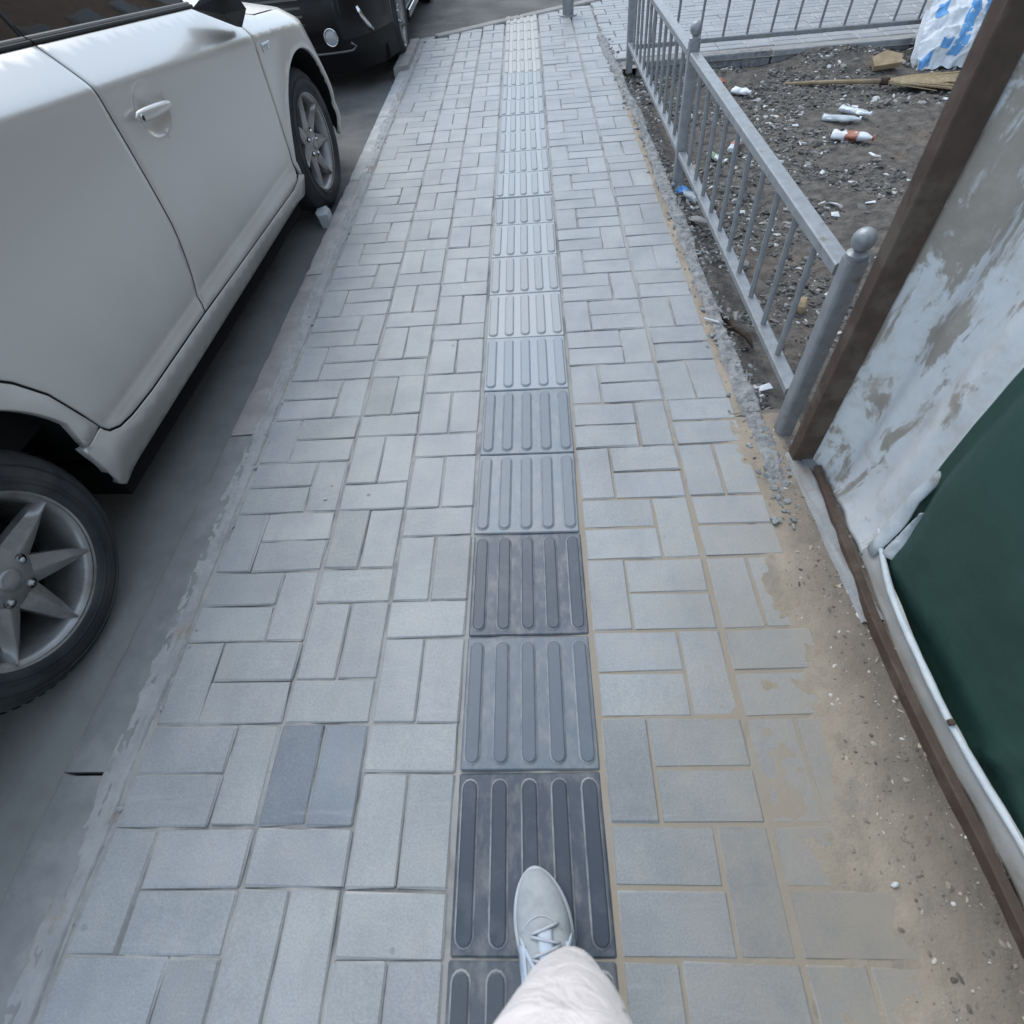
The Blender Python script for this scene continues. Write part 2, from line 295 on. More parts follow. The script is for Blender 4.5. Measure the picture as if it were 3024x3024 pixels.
# ------------------------------------------------------------------ mesh helpers
def tag(o, label=None, cat=None, group=None, kind=None):
    if label: o['label'] = label
    if cat: o['category'] = cat
    if group: o['group'] = group
    if kind: o['kind'] = kind
    return o
def empty(name, loc=(0, 0, 0), rz=0.0):
    o = bpy.data.objects.new(name, None); o.location = loc; o.rotation_euler = (0, 0, rz)
    o.empty_display_size = 0.1; C.objects.link(o); return o
def link_mesh(name, me, mat, parent=None):
    o = bpy.data.objects.new(name, me)
    if mat is not None and not me.materials: me.materials.append(mat)
    C.objects.link(o)
    if parent is not None: o.parent = parent
    return o
class MB:
    def __init__(s): s.v = []; s.f = []
    def add(s, vs, fs):
        k = len(s.v); s.v += [tuple(v) for v in vs]; s.f += [tuple(i+k for i in f) for f in fs]; return s
    def box(s, cx, cy, cz, sx, sy, sz, rz=0.0, bev=0.0, mat=None):
        if bev > 0:
            b = bev; X, Y, Z = sx/2, sy/2, sz/2
            vs = [(-X+b, -Y, -Z), (X-b, -Y, -Z), (X, -Y+b, -Z), (X, Y-b, -Z), (X-b, Y, -Z), (-X+b, Y, -Z), (-X, Y-b, -Z), (-X, -Y+b, -Z)]
            vs += [(x, y, Z-b) for x, y, z in vs]
            vs += [(-X+b, -Y+b, Z), (X-b, -Y+b, Z), (X-b, Y-b, Z), (-X+b, Y-b, Z)]
            fs = [(7, 6, 5, 4, 3, 2, 1, 0)] + [(i, (i+1) % 8, 8+(i+1) % 8, 8+i) for i in range(8)]
            fs += [(8, 9, 17, 16), (9, 10, 17), (10, 11, 18, 17), (11, 12, 18), (12, 13, 19, 18), (13, 14, 19), (14, 15, 16, 19), (15, 8, 16), (16, 17, 18, 19)]
        else:
            vs = [(x*sx/2, y*sy/2, z*sz/2) for z in (-1, 1) for x, y in ((-1, -1), (1, -1), (1, 1), (-1, 1))]
            fs = [(3, 2, 1, 0), (4, 5, 6, 7), (0, 1, 5, 4), (1, 2, 6, 5), (2, 3, 7, 6), (3, 0, 4, 7)]
        m = Matrix.Rotation(rz, 3, 'Z') if mat is None else mat
        return s.add([m @ Vector(v) + Vector((cx, cy, cz)) for v in vs], fs)
    def tube(s, pts, rad, seg=10, cap=True):
        pts = [Vector(p) for p in pts]; n = len(pts)
        rad = rad if isinstance(rad, (list, tuple)) else [rad]*n
        rings = []; prev = None
        for i, p in enumerate(pts):
            t = (pts[min(i+1, n-1)] - pts[max(i-1, 0)]).normalized()
            if prev is None:
                a = Vector((0, 0, 1)) if abs(t.z) < 0.9 else Vector((1, 0, 0)); u = t.cross(a).normalized()
            else: u = (prev - t*prev.dot(t)).normalized()
            prev = u; v = t.cross(u)
            rings.append([p + (u*math.cos(2*math.pi*j/seg) + v*math.sin(2*math.pi*j/seg))*rad[i] for j in range(seg)])
        vs = [q for r in rings for q in r]
        fs = [(i*seg+j, i*seg+(j+1) % seg, (i+1)*seg+(j+1) % seg, (i+1)*seg+j) for i in range(n-1) for j in range(seg)]
        if cap: fs += [tuple(reversed(range(seg))), tuple((n-1)*seg+j for j in range(seg))]
        return s.add(vs, fs)
    def sqtube(s, p0, p1, w_, d, up=(0, 0, 1), bev=0.004):
        # rectangular bar between two points: w_ across, d along 'up'
        p0, p1 = Vector(p0), Vector(p1); t = (p1-p0).normalized(); u = t.cross(Vector(up)).normalized(); v = u.cross(t)
        b = bev; prof = [(-w_/2+b, -d/2), (w_/2-b, -d/2), (w_/2, -d/2+b), (w_/2, d/2-b), (w_/2-b, d/2), (-w_/2+b, d/2), (-w_/2, d/2-b), (-w_/2, -d/2+b)]
        vs = [p+u*x+v*y for p in (p0, p1) for x, y in prof]
        fs = [tuple(range(8)), tuple(reversed(range(8, 16)))] + [(i+8, (i+1) % 8+8, (i+1) % 8, i) for i in range(8)]
        return s.add(vs, fs)
    def lathe(s, prof, seg=32, origin=(0, 0, 0), axis='Y', closed=True):
        # prof: (radius, along axis)
        o = Vector(origin); vs = []
        for r, h in prof:
            for j in range(seg):
                a = 2*math.pi*j/seg; x, y = r*math.cos(a), r*math.sin(a)
                vs.append(o + (Vector((h, x, y)) if axis == 'X' else Vector((x, h, y)) if axis == 'Y' else Vector((x, y, h))))
        fs = [(i*seg+j, i*seg+(j+1) % seg, (i+1)*seg+(j+1) % seg, (i+1)*seg+j) for i in range(len(prof)-1) for j in range(seg)]
        return s.add(vs, fs)
    def prism(s, poly, z0, z1):
        n = len(poly)
        vs = [(x, y, z0) for x, y in poly]+[(x, y, z1) for x, y in poly]
        fs = [tuple(reversed(range(n))), tuple(range(n, 2*n))]+[(i, (i+1) % n, n+(i+1) % n, n+i) for i in range(n)]
        return s.add(vs, fs)
    def grid(s, fn, us, vs_):
        vs = [fn(u, v) for v in vs_ for u in us]; n = len(us)
        fs = [(j*n+i, j*n+i+1, (j+1)*n+i+1, (j+1)*n+i) for j in range(len(vs_)-1) for i in range(n-1)]
        return s.add(vs, fs)
    def mesh(s, name, smooth=False, fix=False):
        me = bpy.data.meshes.new(name); me.from_pydata(s.v, [], s.f); me.update()
        if fix:
            bm = bmesh.new(); bm.from_mesh(me); bmesh.ops.recalc_face_normals(bm, faces=bm.faces); bm.to_mesh(me); bm.free()
        if smooth:
            for p in me.polygons: p.use_smooth = True
            if smooth != 'all':
                me.set_sharp_from_angle(angle=R(40))
        return me
    def build(s, name, mat, parent=None, smooth=False, fix=True):
        return link_mesh(name, s.mesh(name, smooth, fix), mat, parent)
def cubic(tab, x):
    if x <= tab[0][0]: return tab[0][1]
    for i in range(len(tab)-1):
        if x <= tab[i+1][0]:
            x0, y0 = tab[i]; x1, y1 = tab[i+1]
            xm, ym = tab[i-1] if i else (2*x0-x1, 2*y0-y1); xp, yp = tab[i+2] if i+2 < len(tab) else (2*x1-x0, y1)
            m0 = (y1-ym)/(x1-xm); m1 = (yp-y0)/(xp-x0); h = x1-x0; t = (x-x0)/h
            return (2*t**3-3*t*t+1)*y0+(t**3-2*t*t+t)*h*m0+(-2*t**3+3*t*t)*y1+(t**3-t*t)*h*m1
    return tab[-1][1]
def lin(a, b, n): return [a+(b-a)*i/(n-1) for i in range(n)]
def nz(x, y, z=0.0): return noise.noise(Vector((x, y, z)))
def fbm(x, y, z=0.0, o=4): return noise.fractal(Vector((x, y, z)), 1.0, 2.0, o)

# ================================================================== SETTING
# ground far below everything, out to the horizon
g = MB(); g.grid(lambda u, v: (u, v, -0.35), lin(-220, 220, 9), lin(-220, 220, 9))
tag(g.build('ground', MAT['ground'], fix=False), 'bare ground under and beyond the street', kind='structure')

# corner of the pavement: kerb runs up x=-0.95, turns at y=6.4 and runs off to the upper right
KX = -0.89
def far_line(x): return 6.45 + (x+0.95)*0.56 if x < 1.3 else 7.71 + (x-1.3)*0.50
# road: left of the kerb and beyond the corner
rd = MB()
RZ = -0.065
road_poly = [(-90, -60), (-0.99, -60), (-0.99, 6.38), (-0.93, 6.46), (-0.3, far_line(-0.3)), (1.3, far_line(1.3)), (30, far_line(30)), (90, 90), (-90, 90)]
vs = [(x, y, RZ) for x, y in road_poly]
rd.add(vs, [(0, 1, 2, 8), (2, 3, 8), (3, 4, 8), (4, 5, 8), (5, 6, 8), (6, 7, 8)])
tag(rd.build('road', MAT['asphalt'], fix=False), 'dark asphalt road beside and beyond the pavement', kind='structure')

# pavement bed (sand/mortar between the pavers shows through)
pv = MB()
JZ = -0.0055
bed = [(-0.91, -3.0), (0.72, -3.0), (0.72, 5.10), (8.0, 5.10), (30, 5.10), (30, far_line(30)-0.13), (1.3, far_line(1.3)-0.13), (-0.3, far_line(-0.3)-0.13), (-0.91, 6.36)]
def nin(x, y):   # inside pavement polygon?
    if x < -0.9: return False
    return x < 0.70 or y > 5.08
vs = [(x, y, JZ) for x, y in bed]
pv.add(vs, [(0, 1, 2, 8), (2, 7, 8), (2, 3, 6, 7), (3, 4, 5, 6)])
pv.v = [(x, y, z-0.012) for x, y, z in pv.v]
_bed = MB(); _bed.grid(lambda x, y: (x, y, min(-0.0026+0.0006*nz(x*40, y*40), -0.0052+0.0065*fbm(x*7, y*4.5, 3.0, 4)+0.0050*max(0, min(1, (x-.08)/.12))*max(0, min(1, (1.15-y)/.5)))), lin(-0.905, 0.72, 130), lin(-1.0, 6.3, 520))
pv.add(_bed.v, _bed.f)
pavement = pv.build('pavement', MAT['joint'], fix=False)
tag(pavement, 'grey block-paved pavement with a tactile guide strip', kind='structure')

# paver prototypes (V = long side along y, H = long side along x); 3 slightly different chipped versions
def paver_mesh(sx, sy, seed):
    b = MB(); b.box(0, 0, -0.02, sx, sy, 0.04, bev=0.0034)
    rr = random.Random(seed); out_ = []
    for (x, y, z) in b.v:
        j = 0.0014 if z < 0.0 else 0.0009
        out_.append((x+rr.uniform(-j, j)*1.6, y+rr.uniform(-j, j)*1.6, z + (rr.uniform(-j, j)*0.7 if z > -0.001 else 0)))
    b.v = out_
    return b.mesh('paver')
PJ = 0.0042
places = []                                                       # (x0,x1,y0,y1)
def cell(x0, x1, y0, y1): places.append((x0, x1, y0, y1))
P1 = 0.3055; PR = P1*2/3
k = -3
while True:                                                       # column beside the tactile strip, left
    y = -0.004 + P1*k
    if y > 7.5: break
    cell(-0.363, -0.159, y, y+0.102); cell(-0.363, -0.261, y+0.102, y+P1); cell(-0.261, -0.159, y+0.102, y+P1)
    y2 = 0.099 + P1*k
    cell(-0.571, -0.367, y2, y2+0.102); cell(-0.571, -0.469, y2+0.102, y2+P1); cell(-0.469, -0.367, y2+0.102, y2+P1)
    k += 1
for k in range(-5, 36):                                           # kerb-side column, three wide
    y = 0.199 + PR*k
    if k % 2: cell(-0.882, -0.781, y, y+PR); cell(-0.781, -0.575, y, y+PR/2); cell(-0.781, -0.575, y+PR/2, y+PR)
    else: cell(-0.676, -0.575, y, y+PR); cell(-0.882, -0.676, y, y+PR/2); cell(-0.882, -0.676, y+PR/2, y+PR)
for k in range(-4, 38):                                           # right of the tactile strip: three wide, then two wide
    y = 0.004 + PR*k
    if k % 2: cell(0.159, 0.261, y, y+PR); cell(0.261, 0.465, y, y+PR/2); cell(0.261, 0.465, y+PR/2, y+PR)
    else: cell(0.363, 0.465, y, y+PR); cell(0.159, 0.363, y, y+PR/2); cell(0.159, 0.363, y+PR/2, y+PR)
    if k % 2 and y > 5.14: cell(0.688, 0.800, y, y+PR/2); cell(0.688, 0.800, y+PR/2, y+PR)
    if k % 2: cell(0.473, 0.577, y, y+PR); cell(0.577, 0.680, y, y+PR)
    else: cell(0.473, 0.680, y, y+PR/2); cell(0.473, 0.680, y+PR/2, y+PR)
    for c_ in range(-1, 22):                                       # paving behind the fence, mostly courses of stretchers
        xx = 0.70 + 0.206*c_ + (0.103 if k % 2 else 0)
        if y > 5.14 and xx > 0.68: cell(xx, xx+0.206, y, y+PR/2); cell(xx, xx+0.206, y+PR/2, y+PR)
places = [p for p in places if all(nin(x, y) for x in (p[0]+.01, p[1]-.01) for y in (p[2], p[3])) and p[3] > -0.75 and (p[2]+p[3])/2 < far_line((p[0]+p[1])/2)-0.10]
camp = Vector((0.048, 0.114, 1.205))
places.sort(key=lambda p: (Vector(((p[0]+p[1])/2, (p[2]+p[3])/2 - (0.0), 0))-camp).length if p[2] > -0.22 else 99)
cache = {}
stuff = MB(); cnt = 0
dark = {(-0.57, 0.205), (-0.47, 0.205), (-0.571, -0.1)}
for (x0, x1, y0, y1) in places:
    sx, sy = round(x1-x0-PJ, 4), round(y1-y0-PJ, 4)
    cx, cy = (x0+x1)/2, (y0+y1)/2
    h = random.gauss(0, 0.0008); tx, ty = random.gauss(0, 0.0035), random.gauss(0, 0.003)
    h -= 0.001*math.exp(-((cx-0.55)**2+(cy-0.3)**2)/0.09)
    rz = random.gauss(0, 0.008)
    cx += random.gauss(0, 0.0008); cy += random.gauss(0, 0.0008)
    if cnt < 300:
        key = (sx, sy, random.randrange(3))
        if key not in cache: cache[key] = paver_mesh(sx, sy, len(cache)); cache[key].materials.append(MAT['paver'])
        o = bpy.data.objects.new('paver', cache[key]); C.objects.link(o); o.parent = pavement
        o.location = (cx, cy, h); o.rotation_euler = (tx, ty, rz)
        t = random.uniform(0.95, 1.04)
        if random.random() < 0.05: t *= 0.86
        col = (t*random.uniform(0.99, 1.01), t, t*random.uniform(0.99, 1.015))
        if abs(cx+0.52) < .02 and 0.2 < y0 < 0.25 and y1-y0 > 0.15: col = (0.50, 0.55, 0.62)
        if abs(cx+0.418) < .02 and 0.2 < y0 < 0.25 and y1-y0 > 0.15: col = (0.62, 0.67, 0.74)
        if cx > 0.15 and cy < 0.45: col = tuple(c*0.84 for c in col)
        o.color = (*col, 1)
    else:
        m = Matrix.Rotation(rz, 3, 'Z') @ Matrix.Rotation(tx, 3, 'X') @ Matrix.Rotation(ty, 3, 'Y')
        b = MB(); b.box(0, 0, -0.02, sx, sy, 0.04, bev=0.005)
        stuff.add([m @ Vector(v)+Vector((cx, cy, h*1.5)) for v in b.v], b.f)
    cnt += 1
o = stuff.build('far_paver', MAT['paver'], pavement, fix=False); o['kind'] = 'stuff'; o.color = (1, 1, 1, 1)

# tactile guide tiles: 300 mm plates with five long bars
def tile_mesh():
    b = MB(); S_ = 0.2985
    b.box(0, 0, -0.02, S_, S_, 0.04, bev=0.003)
    for i in range(5):
        cx = (i-2)*0.0625; L2, r0, r1, hh = 0.1400, 0.0195, 0.0128, 0.0060
        def ring(r, z, L2):
            pts = []
            for s_ in (1, -1):
                for j in range(7):
                    a = math.pi*j/6 if s_ == 1 else math.pi + math.pi*j/6
                    pts.append((cx+r*math.cos(a), s_*(L2-0.0195)+r*math.sin(a), z))
            return pts
        r_a, r_b, r_c = ring(r0, -0.0005, L2), ring(r0-0.0050, hh*0.84, L2), ring(r0-0.0068, hh, L2)
        n = len(r_a); vs = r_a+r_b+r_c
        fs = [(i2, (i2+1) % n, n+(i2+1) % n, n+i2) for i2 in range(n)]+[(n+i2, n+(i2+1) % n, 2*n+(i2+1) % n, 2*n+i2) for i2 in range(n)]+[tuple(range(2*n, 3*n))]
        b.add(vs, fs)
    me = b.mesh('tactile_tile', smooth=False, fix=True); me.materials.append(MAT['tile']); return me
tm = tile_mesh()
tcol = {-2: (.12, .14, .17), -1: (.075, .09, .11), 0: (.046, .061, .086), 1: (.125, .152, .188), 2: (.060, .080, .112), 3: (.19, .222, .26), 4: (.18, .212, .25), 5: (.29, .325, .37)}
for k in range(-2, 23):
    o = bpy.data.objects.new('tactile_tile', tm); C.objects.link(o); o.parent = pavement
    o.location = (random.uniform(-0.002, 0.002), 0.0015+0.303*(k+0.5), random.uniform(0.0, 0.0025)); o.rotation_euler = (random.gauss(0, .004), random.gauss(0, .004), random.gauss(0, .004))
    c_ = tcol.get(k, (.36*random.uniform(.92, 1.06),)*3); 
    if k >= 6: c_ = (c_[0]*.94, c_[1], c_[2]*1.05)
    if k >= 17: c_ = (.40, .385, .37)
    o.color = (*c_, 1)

kb = MAT['kerb'].node_tree; _b = kb.nodes['Principled BSDF']; _l = _b.inputs['Base Color'].links[0].from_socket; _oi = kb.nodes.new('ShaderNodeObjectInfo'); kb.links.new(mix(kb, 1.0, _l, _oi.outputs['Color'], 'MULTIPLY'), _b.inputs['Base Color'])
# kerb stones along the road, 1.03 m long, slightly out of line
kerb = empty('kerb', (-0.97, 0, 0)); tag(kerb, 'dark worn concrete kerb between pavement and road', kind='structure')
joints = [-2.85, -1.79, -0.74, 0.302, 1.353, 2.385, 3.40, 4.43, 5.49, 6.32]
for i in range(len(joints)-1):
    y0, y1 = joints[i]+0.004, joints[i+1]-0.004
    last = i >= 8; lift = 0.0 if not last else 0.03
    b = MB(); nv = 26
    xin = -0.918 if not last else -0.925; xo0 = -1.028 if not last else -1.06
    ring0 = []
    for yy in lin(y0, y1, nv):
        xout = xo0 - (0.045*min(1, math.exp(-(yy-0.25)/0.9)) if not last else 0)
        wob = 0.004*nz(yy*9, i*3.1); chip = 0.006*max(0, nz(yy*23, i*7.7)-0.1)
        prof = [(xin+0.002*nz(yy*20, 5), -0.2), (xin+wob, -0.006), (xin-0.008, lift+0.002+0.002*nz(yy*12, 2)), (xout+0.02+chip*2, lift-0.002+0.003*nz(yy*8, 9)), (xout+0.006+chip, lift-0.012-chip*2), (xout-0.004, -0.2)]
        ring0.append([(x+0.97, yy, z) for x, z in prof])
    n = 6; vs = [p for r in ring0 for p in r]
    fs = [(a*n+j, a*n+j+1, (a+1)*n+j+1, (a+1)*n+j) for a in range(nv-1) for j in range(n-1)]+[tuple(range(n)), tuple(reversed(range((nv-1)*n, nv*n)))]
    b.add(vs, fs)
    ks = b.build('kerb_stone', MAT['kerb_light'] if last else MAT['kerb'], kerb, smooth=True); kt = [.8, .8, .78, .74, .95, 1.15, 1.25, 1.2, 1, 1][i]; ks.color = (kt*(1.06 if 3 < i < 6 else 1), kt, kt*(.97 if 3 < i < 6 else 1), 1)
# kerb stones turning the corner, then running off to the upper right
def kline(x0, x1):
    y0, y1 = far_line(x0)-0.06, far_line(x1)-0.06
    b = MB(); L_ = math.hypot(x1-x0, y1-y0)-0.01; a = math.atan2(y1-y0, x1-x0)
    b.box((x0+x1)/2+0.97, (y0+y1)/2, -0.095, L_, 0.115, 0.21, rz=a, bev=0.01)
    b.build('kerb_stone', MAT['kerb_light'], kerb, smooth=True)
xs = [-0.80, 0.0, 0.8, 1.3]
for i in range(3): kline(xs[i], xs[i+1])
x = 1.3
while x < 12: kline(x, x+0.9); x += 0.9
b = MB(); b.prism([(-1.0, 6.34), (-0.92, 6.34), (-0.82, 6.42), (-0.80, 6.52), (-0.90, 6.50), (-0.99, 6.42)], -0.2, -0.004); b.v = [(x+0.97, y, z) for x, y, z in b.v]
b.build('kerb_stone', MAT['kerb'], kerb)
# crumbling mortar between kerb stone and pavers
b = MB()
def mort(u, v):
    e = 0.020*nz(v*5, 3.3)+0.012*nz(v*19, 8.1)+0.006*nz(v*47, 1.1)
    x = -0.950 + 0.066*u + e*(1-u)
    z = 0.002+0.004*nz(x*40, v*14, 1.0) + 0.003*nz(x*90, v*60, 2.0) - (0.014 if u in (0, 1) else 0) - 0.012*math.exp(-((x+0.889+0.006*nz(v*7, 5.5))/0.004)**2)
    return (x, v, z)
b.grid(mort, lin(0, 1, 26), lin(-0.8, 6.3, 1100))
tag(b.build('mortar_strip', MAT['mortar'], smooth='all', fix=False), 'crumbling mortar joint between kerb and pavers', kind='structure')

# sand blown over the pavers beside the hoarding
def sand_h(x, y):
    edge = 0.605 + 0.06*max(0, min(1, (y-0.30)/0.45)) - 0.05*max(0, min(1, (0.1-y)/0.4))
    t = (x-edge)/0.22
    h = 0.0085*math.tanh(t*1.1) if y < 1.35 else 0.0125*math.tanh((x-0.655)/0.04)
    big = fbm(x*6.5, y*6.5, 0.3, 5)
    h += 0.0050*big + 0.0018*fbm(x*30, y*30, 2.0, 3)
    h -= 0.010*math.exp(-(((x-0.47)/0.05)**2+((y-0.34)/0.05)**2)) + 0.016*math.exp(-(((x-0.575)/0.040)**2+((y-0.33)/0.075)**2)) + 0.008*math.exp(-(((x-0.37)/0.07)**2+((y-0.03)/0.12)**2))
    h += 0.004*max(0, (x-0.72)/0.1) - 0.10*max(0, x-0.785-0.012*nz(y*11, 3))
    h = max(h, -0.02)
    return h
b = MB()
b.grid(lambda x, y: (x, y, sand_h(x, y)), lin(0.20, 0.865, 130), lin(-0.75, 1.35, 320))
tag(b.build('sand', MAT['sand'], smooth='all', fix=False), 'pale brown sand spread over the pavers beside the hoarding', 'sand', kind='stuff')
# sand in the open joint along the right edge of the paving
b = MB()
b.grid(lambda u, y: (0.662+0.06*u+0.012*nz(y*5, 2.2), y, -0.0045+0.006*fbm(u*3, y*9, 4.0, 3) + 0.007*(1-abs(u-.5)*2)), lin(0, 1, 8), lin(1.34, 5.9, 420))
tag(b.build('sand_line', MAT['sand'], smooth='all', fix=False), 'sand along the right edge of the paving', 'sand', kind='stuff')

# broken concrete edging along the dirt
b = MB()
def edg(u, v):
    w_ = 0.055+0.020*nz(v*3, 1.7)+0.014*nz(v*13, 4.4)
    xc = 0.732 + 0.012*nz(v*2.1, 9.0) - (0.03 if v > 4 else 0)*(v-4) + max(0, 1.05-v)*0.08
    x = xc + (u-0.5)*w_*1.25
    z = 0.008 + 0.008*fbm(x*45, v*40, 3.0, 4) - (0.05 if u in (0, 1) else 0.0) - 0.03*max(0, u-0.8) - (0.02*max(0, 1.15-v)/.4)
    return (x, v, z)
b.grid(edg, lin(0, 1, 12), lin(0.62, 6.0, 900))
tag(b.build('edging', MAT['rubble'], smooth='all', fix=False), 'broken concrete edging between paving and dirt', kind='structure')

# dirt plot behind the fence
def dirt_h(x, y):
    h = -0.075 + 0.018*fbm(x*2.3, y*2.3, 0, 4) + 0.010*fbm(x*11, y*11, 5.0, 3) + 0.007*fbm(x*34, y*34, 1.0, 3)
    h += 0.085*math.exp(-(((x-2.35)/0.45)**2+((y-5.02)/0.33)**2)) + 0.03*math.exp(-(((x-1.5)/0.5)**2+((y-4.7)/0.3)**2))
    h += 0.05*max(0, 1-abs(x-0.78)/0.10)
    h -= 0.06*math.exp(-(((x-0.79)/0.07)**2+((y-4.85)/0.25)**2))
    return h
b = MB()
b.grid(lambda x, y: (x, y, dirt_h(x, y)), [0.70+(i/329)**1.35*5.6 for i in range(330)], [0.55+(i/449)**1.15*4.59 for i in range(450)])
tag(b.build('dirt_plot', MAT['dirt'], smooth='all', fix=False), 'dark dirt plot littered with rubble behind the fence', kind='structure')
ico = bmesh.new(); bmesh.ops.create_icosphere(ico, subdivisions=1, radius=1.0)
IV = [v.co.copy() for v in ico.verts]; IF = [tuple(v.index for v in f.verts) for f in ico.faces]; ico.free()
def scatter(name, mat, n, pos, size, seed, flat=0.6):
    rr = random.Random(seed); b = MB()
    for i in range(n):
        x, y, z = pos(rr); s_ = size(rr)
        m = Matrix.Rotation(rr.uniform(0, 6.3), 3, 'Z') @ Matrix.Rotation(rr.gauss(0, .5), 3, 'X') @ Matrix.Diagonal((s_*rr.uniform(.6, 1.7), s_*rr.uniform(.5, 1.1), s_*flat*rr.uniform(.4, 1.1)))
        b.add([m @ (v*rr.uniform(.75, 1.2))+Vector((x, y, z)) for v in IV], IF)
    return b.build(name, mat, fix=False)
def dpos(rr):
    t = rr.random()**1.3; x = 0.80+t*3.4; y = rr.uniform(1.0, 5.1)
    for _ in range(3):
        if fbm(x*1.7, y*1.7, 9.0, 3) < -0.12: x = 0.80+rr.random()**1.3*3.4; y = rr.uniform(1.0, 5.1)
    return x, y, dirt_h(x, y)+0.001
o = scatter('rubble', MAT['stones'], 24000, dpos, lambda rr: 0.0042+0.018*rr.random()**4, 3)
tag(o, 'loose stones, chips and rubble strewn over the dirt', 'rubble', kind='stuff')
def spos(rr):
    while True:
        x, y = rr.uniform(0.45, 0.87), rr.uniform(-0.4, 1.3)
        if sand_h(x, y) > 0.001 and rr.random() < (0.12+max(0, (x-0.55))**1.5*7): return x, y, sand_h(x, y)
o = scatter('grit', MAT['pebbles'], 2300, spos, lambda rr: 0.0015+0.0045*rr.random()**4, 4)
tag(o, 'grit and small stones lying on the sand', 'grit', kind='stuff')
def epos(rr):
    y = rr.uniform(0.9, 5.9); x = 0.735+rr.gauss(0, 0.025) - (0.03*(y-4) if y > 4 else 0); return x, y, 0.004
o = scatter('concrete_crumbs', MAT['rubble'], 1600, epos, lambda rr: 0.003+0.010*rr.random()**3, 5)
tag(o, 'crumbs of broken concrete along the paving edge', 'rubble', kind='stuff')
def kpos(rr):
    y = rr.uniform(0.0, 6.0); x = -0.905+rr.gauss(0, 0.018); return x, y, 0.001
o = scatter('kerb_crumbs', MAT['mortar'], 260, kpos, lambda rr: 0.002+0.007*rr.random()**4, 6)
tag(o, 'crumbs of mortar along the kerb', 'rubble', kind='stuff')

# low retaining kerb on the far side of the dirt
wl = empty('low_wall', (0.9, 5.12, 0)); tag(wl, 'low grey concrete kerb wall holding the paving at the far side of the dirt', 'wall')
x = 0.86; i = 0
while x < 7:
    L_ = 1.0; b = MB(); b.box(x+L_/2-0.9, 0.035+0.004*nz(i, 3), -0.10, L_-0.012, 0.075, 0.225, bev=0.006); b.build('wall_block', MAT['kerb'] if i % 2 else MAT['rubble'], wl, smooth=True); x += L_; i += 1
b = MB(); b.box(3.0, 0.105, -0.02, 6.2, 0.06, 0.05, bev=0.004); b.build('coping', MAT['kerb_light'], wl, smooth=True)

# ================================================================== FENCES
def post_mesh():
    b = MB(); pr = []
    for q in lin(0, 2*math.pi*35/36, 36):
        cx_, sx_ = math.cos(q), math.sin(q); pr.append((0.0238*abs(cx_)**.42*(1 if cx_ > 0 else -1), 0.0238*abs(sx_)**.42*(1 if sx_ > 0 else -1)))
    b.prism(pr, -0.03, 0.556); n0 = len(b.v); b.prism([(x*.9, y*.9) for x, y in pr], 0.556, 0.562)
    return b.mesh('post', smooth=True, fix=True)
PM = post_mesh(); PM.materials.append(MAT['galv'])
bc = MB(); bc.lathe([(0.0, -0.002), (0.024, 0.0), (0.024, 0.006), (0.015, 0.010), (0.012, 0.013)]+[(0.0248*math.sin(a), 0.0355-0.0248*math.cos(a)) for a in lin(0.42, math.pi-0.001, 14)], 28, axis='Z')
BM = bc.mesh('ball_cap', smooth=True, fix=True); BM.materials.append(MAT['galv'])
bal = MB(); bal.tube([(0, 0, 0), (0, 0, 0.37)], 0.0088, 10); BAL = bal.mesh('baluster', smooth=True, fix=True); BAL.materials.append(MAT['galv'])
def fpost(parent, x, y, z=0.0):
    p = bpy.data.objects.new('post', PM); C.objects.link(p); p.parent = parent; p.location = (x, y, z)
    c_ = bpy.data.objects.new('ball_cap', BM); C.objects.link(c_); c_.parent = p; c_.location = (0, 0, 0.5615)
    return p
F1 = empty('metal_fence', (0.80, 1.26, 0)); F1.rotation_euler = (0, R(-3.0), 0)
tag(F1, 'low grey steel railing with ball-topped posts running along the pavement edge', 'fence', 'grey steel railings round the dirt plot')
for y in (0.0, 1.81, 3.80): fpost(F1, 0, y)
for (a, b_) in ((0.034, 1.776), (1.844, 3.766)):
    m = MB(); m.sqtube((0, a, 0.512), (0, b_, 0.512), 0.042, 0.030, bev=0.004); m.build('top_rail', MAT['galv'], F1, smooth=True)
    m = MB(); m.sqtube((0, a, 0.137), (0, b_, 0.137), 0.040, 0.026, bev=0.004); m.build('bottom_rail', MAT['galv'], F1, smooth=True)
    nb = round((b_-a)/0.155)-1
    for j in range(nb):
        o = bpy.data.objects.new('baluster', BAL); C.objects.link(o); o.parent = F1; o.location = (random.uniform(-.001, .001), a+(b_-a)*(j+1)/(nb+1), 0.1505-0.012); o.rotation_euler = (0, random.gauss(0, .004), 0)
F2 = empty('metal_fence', (0.83, 5.115, 0.0)); tag(F2, 'low grey steel railing across the far side of the dirt plot', 'fence', 'grey steel railings round the dirt plot')
for x0 in (0.05, 2.05, 4.05):
    if x0 > 0.1: fpost(F2, x0+0.93, 0)
m = MB(); m.sqtube((0.0, 0, 0.105), (2.945, 0, 0.105), 0.040, 0.026); m.build('bottom_rail', MAT['galv'], F2, smooth=True)
m = MB(); m.sqtube((3.01, 0, 0.105), (4.95, 0, 0.105), 0.040, 0.026); m.build('bottom_rail', MAT['galv'], F2, smooth=True)
m = MB(); m.sqtube((0.0, 0, 0.482), (2.945, 0, 0.482), 0.042, 0.030); m.build('top_rail', MAT['galv'], F2, smooth=True)
m = MB(); m.sqtube((3.01, 0, 0.482), (4.95, 0, 0.482), 0.042, 0.030); m.build('top_rail', MAT['galv'], F2, smooth=True)
x = 0.13
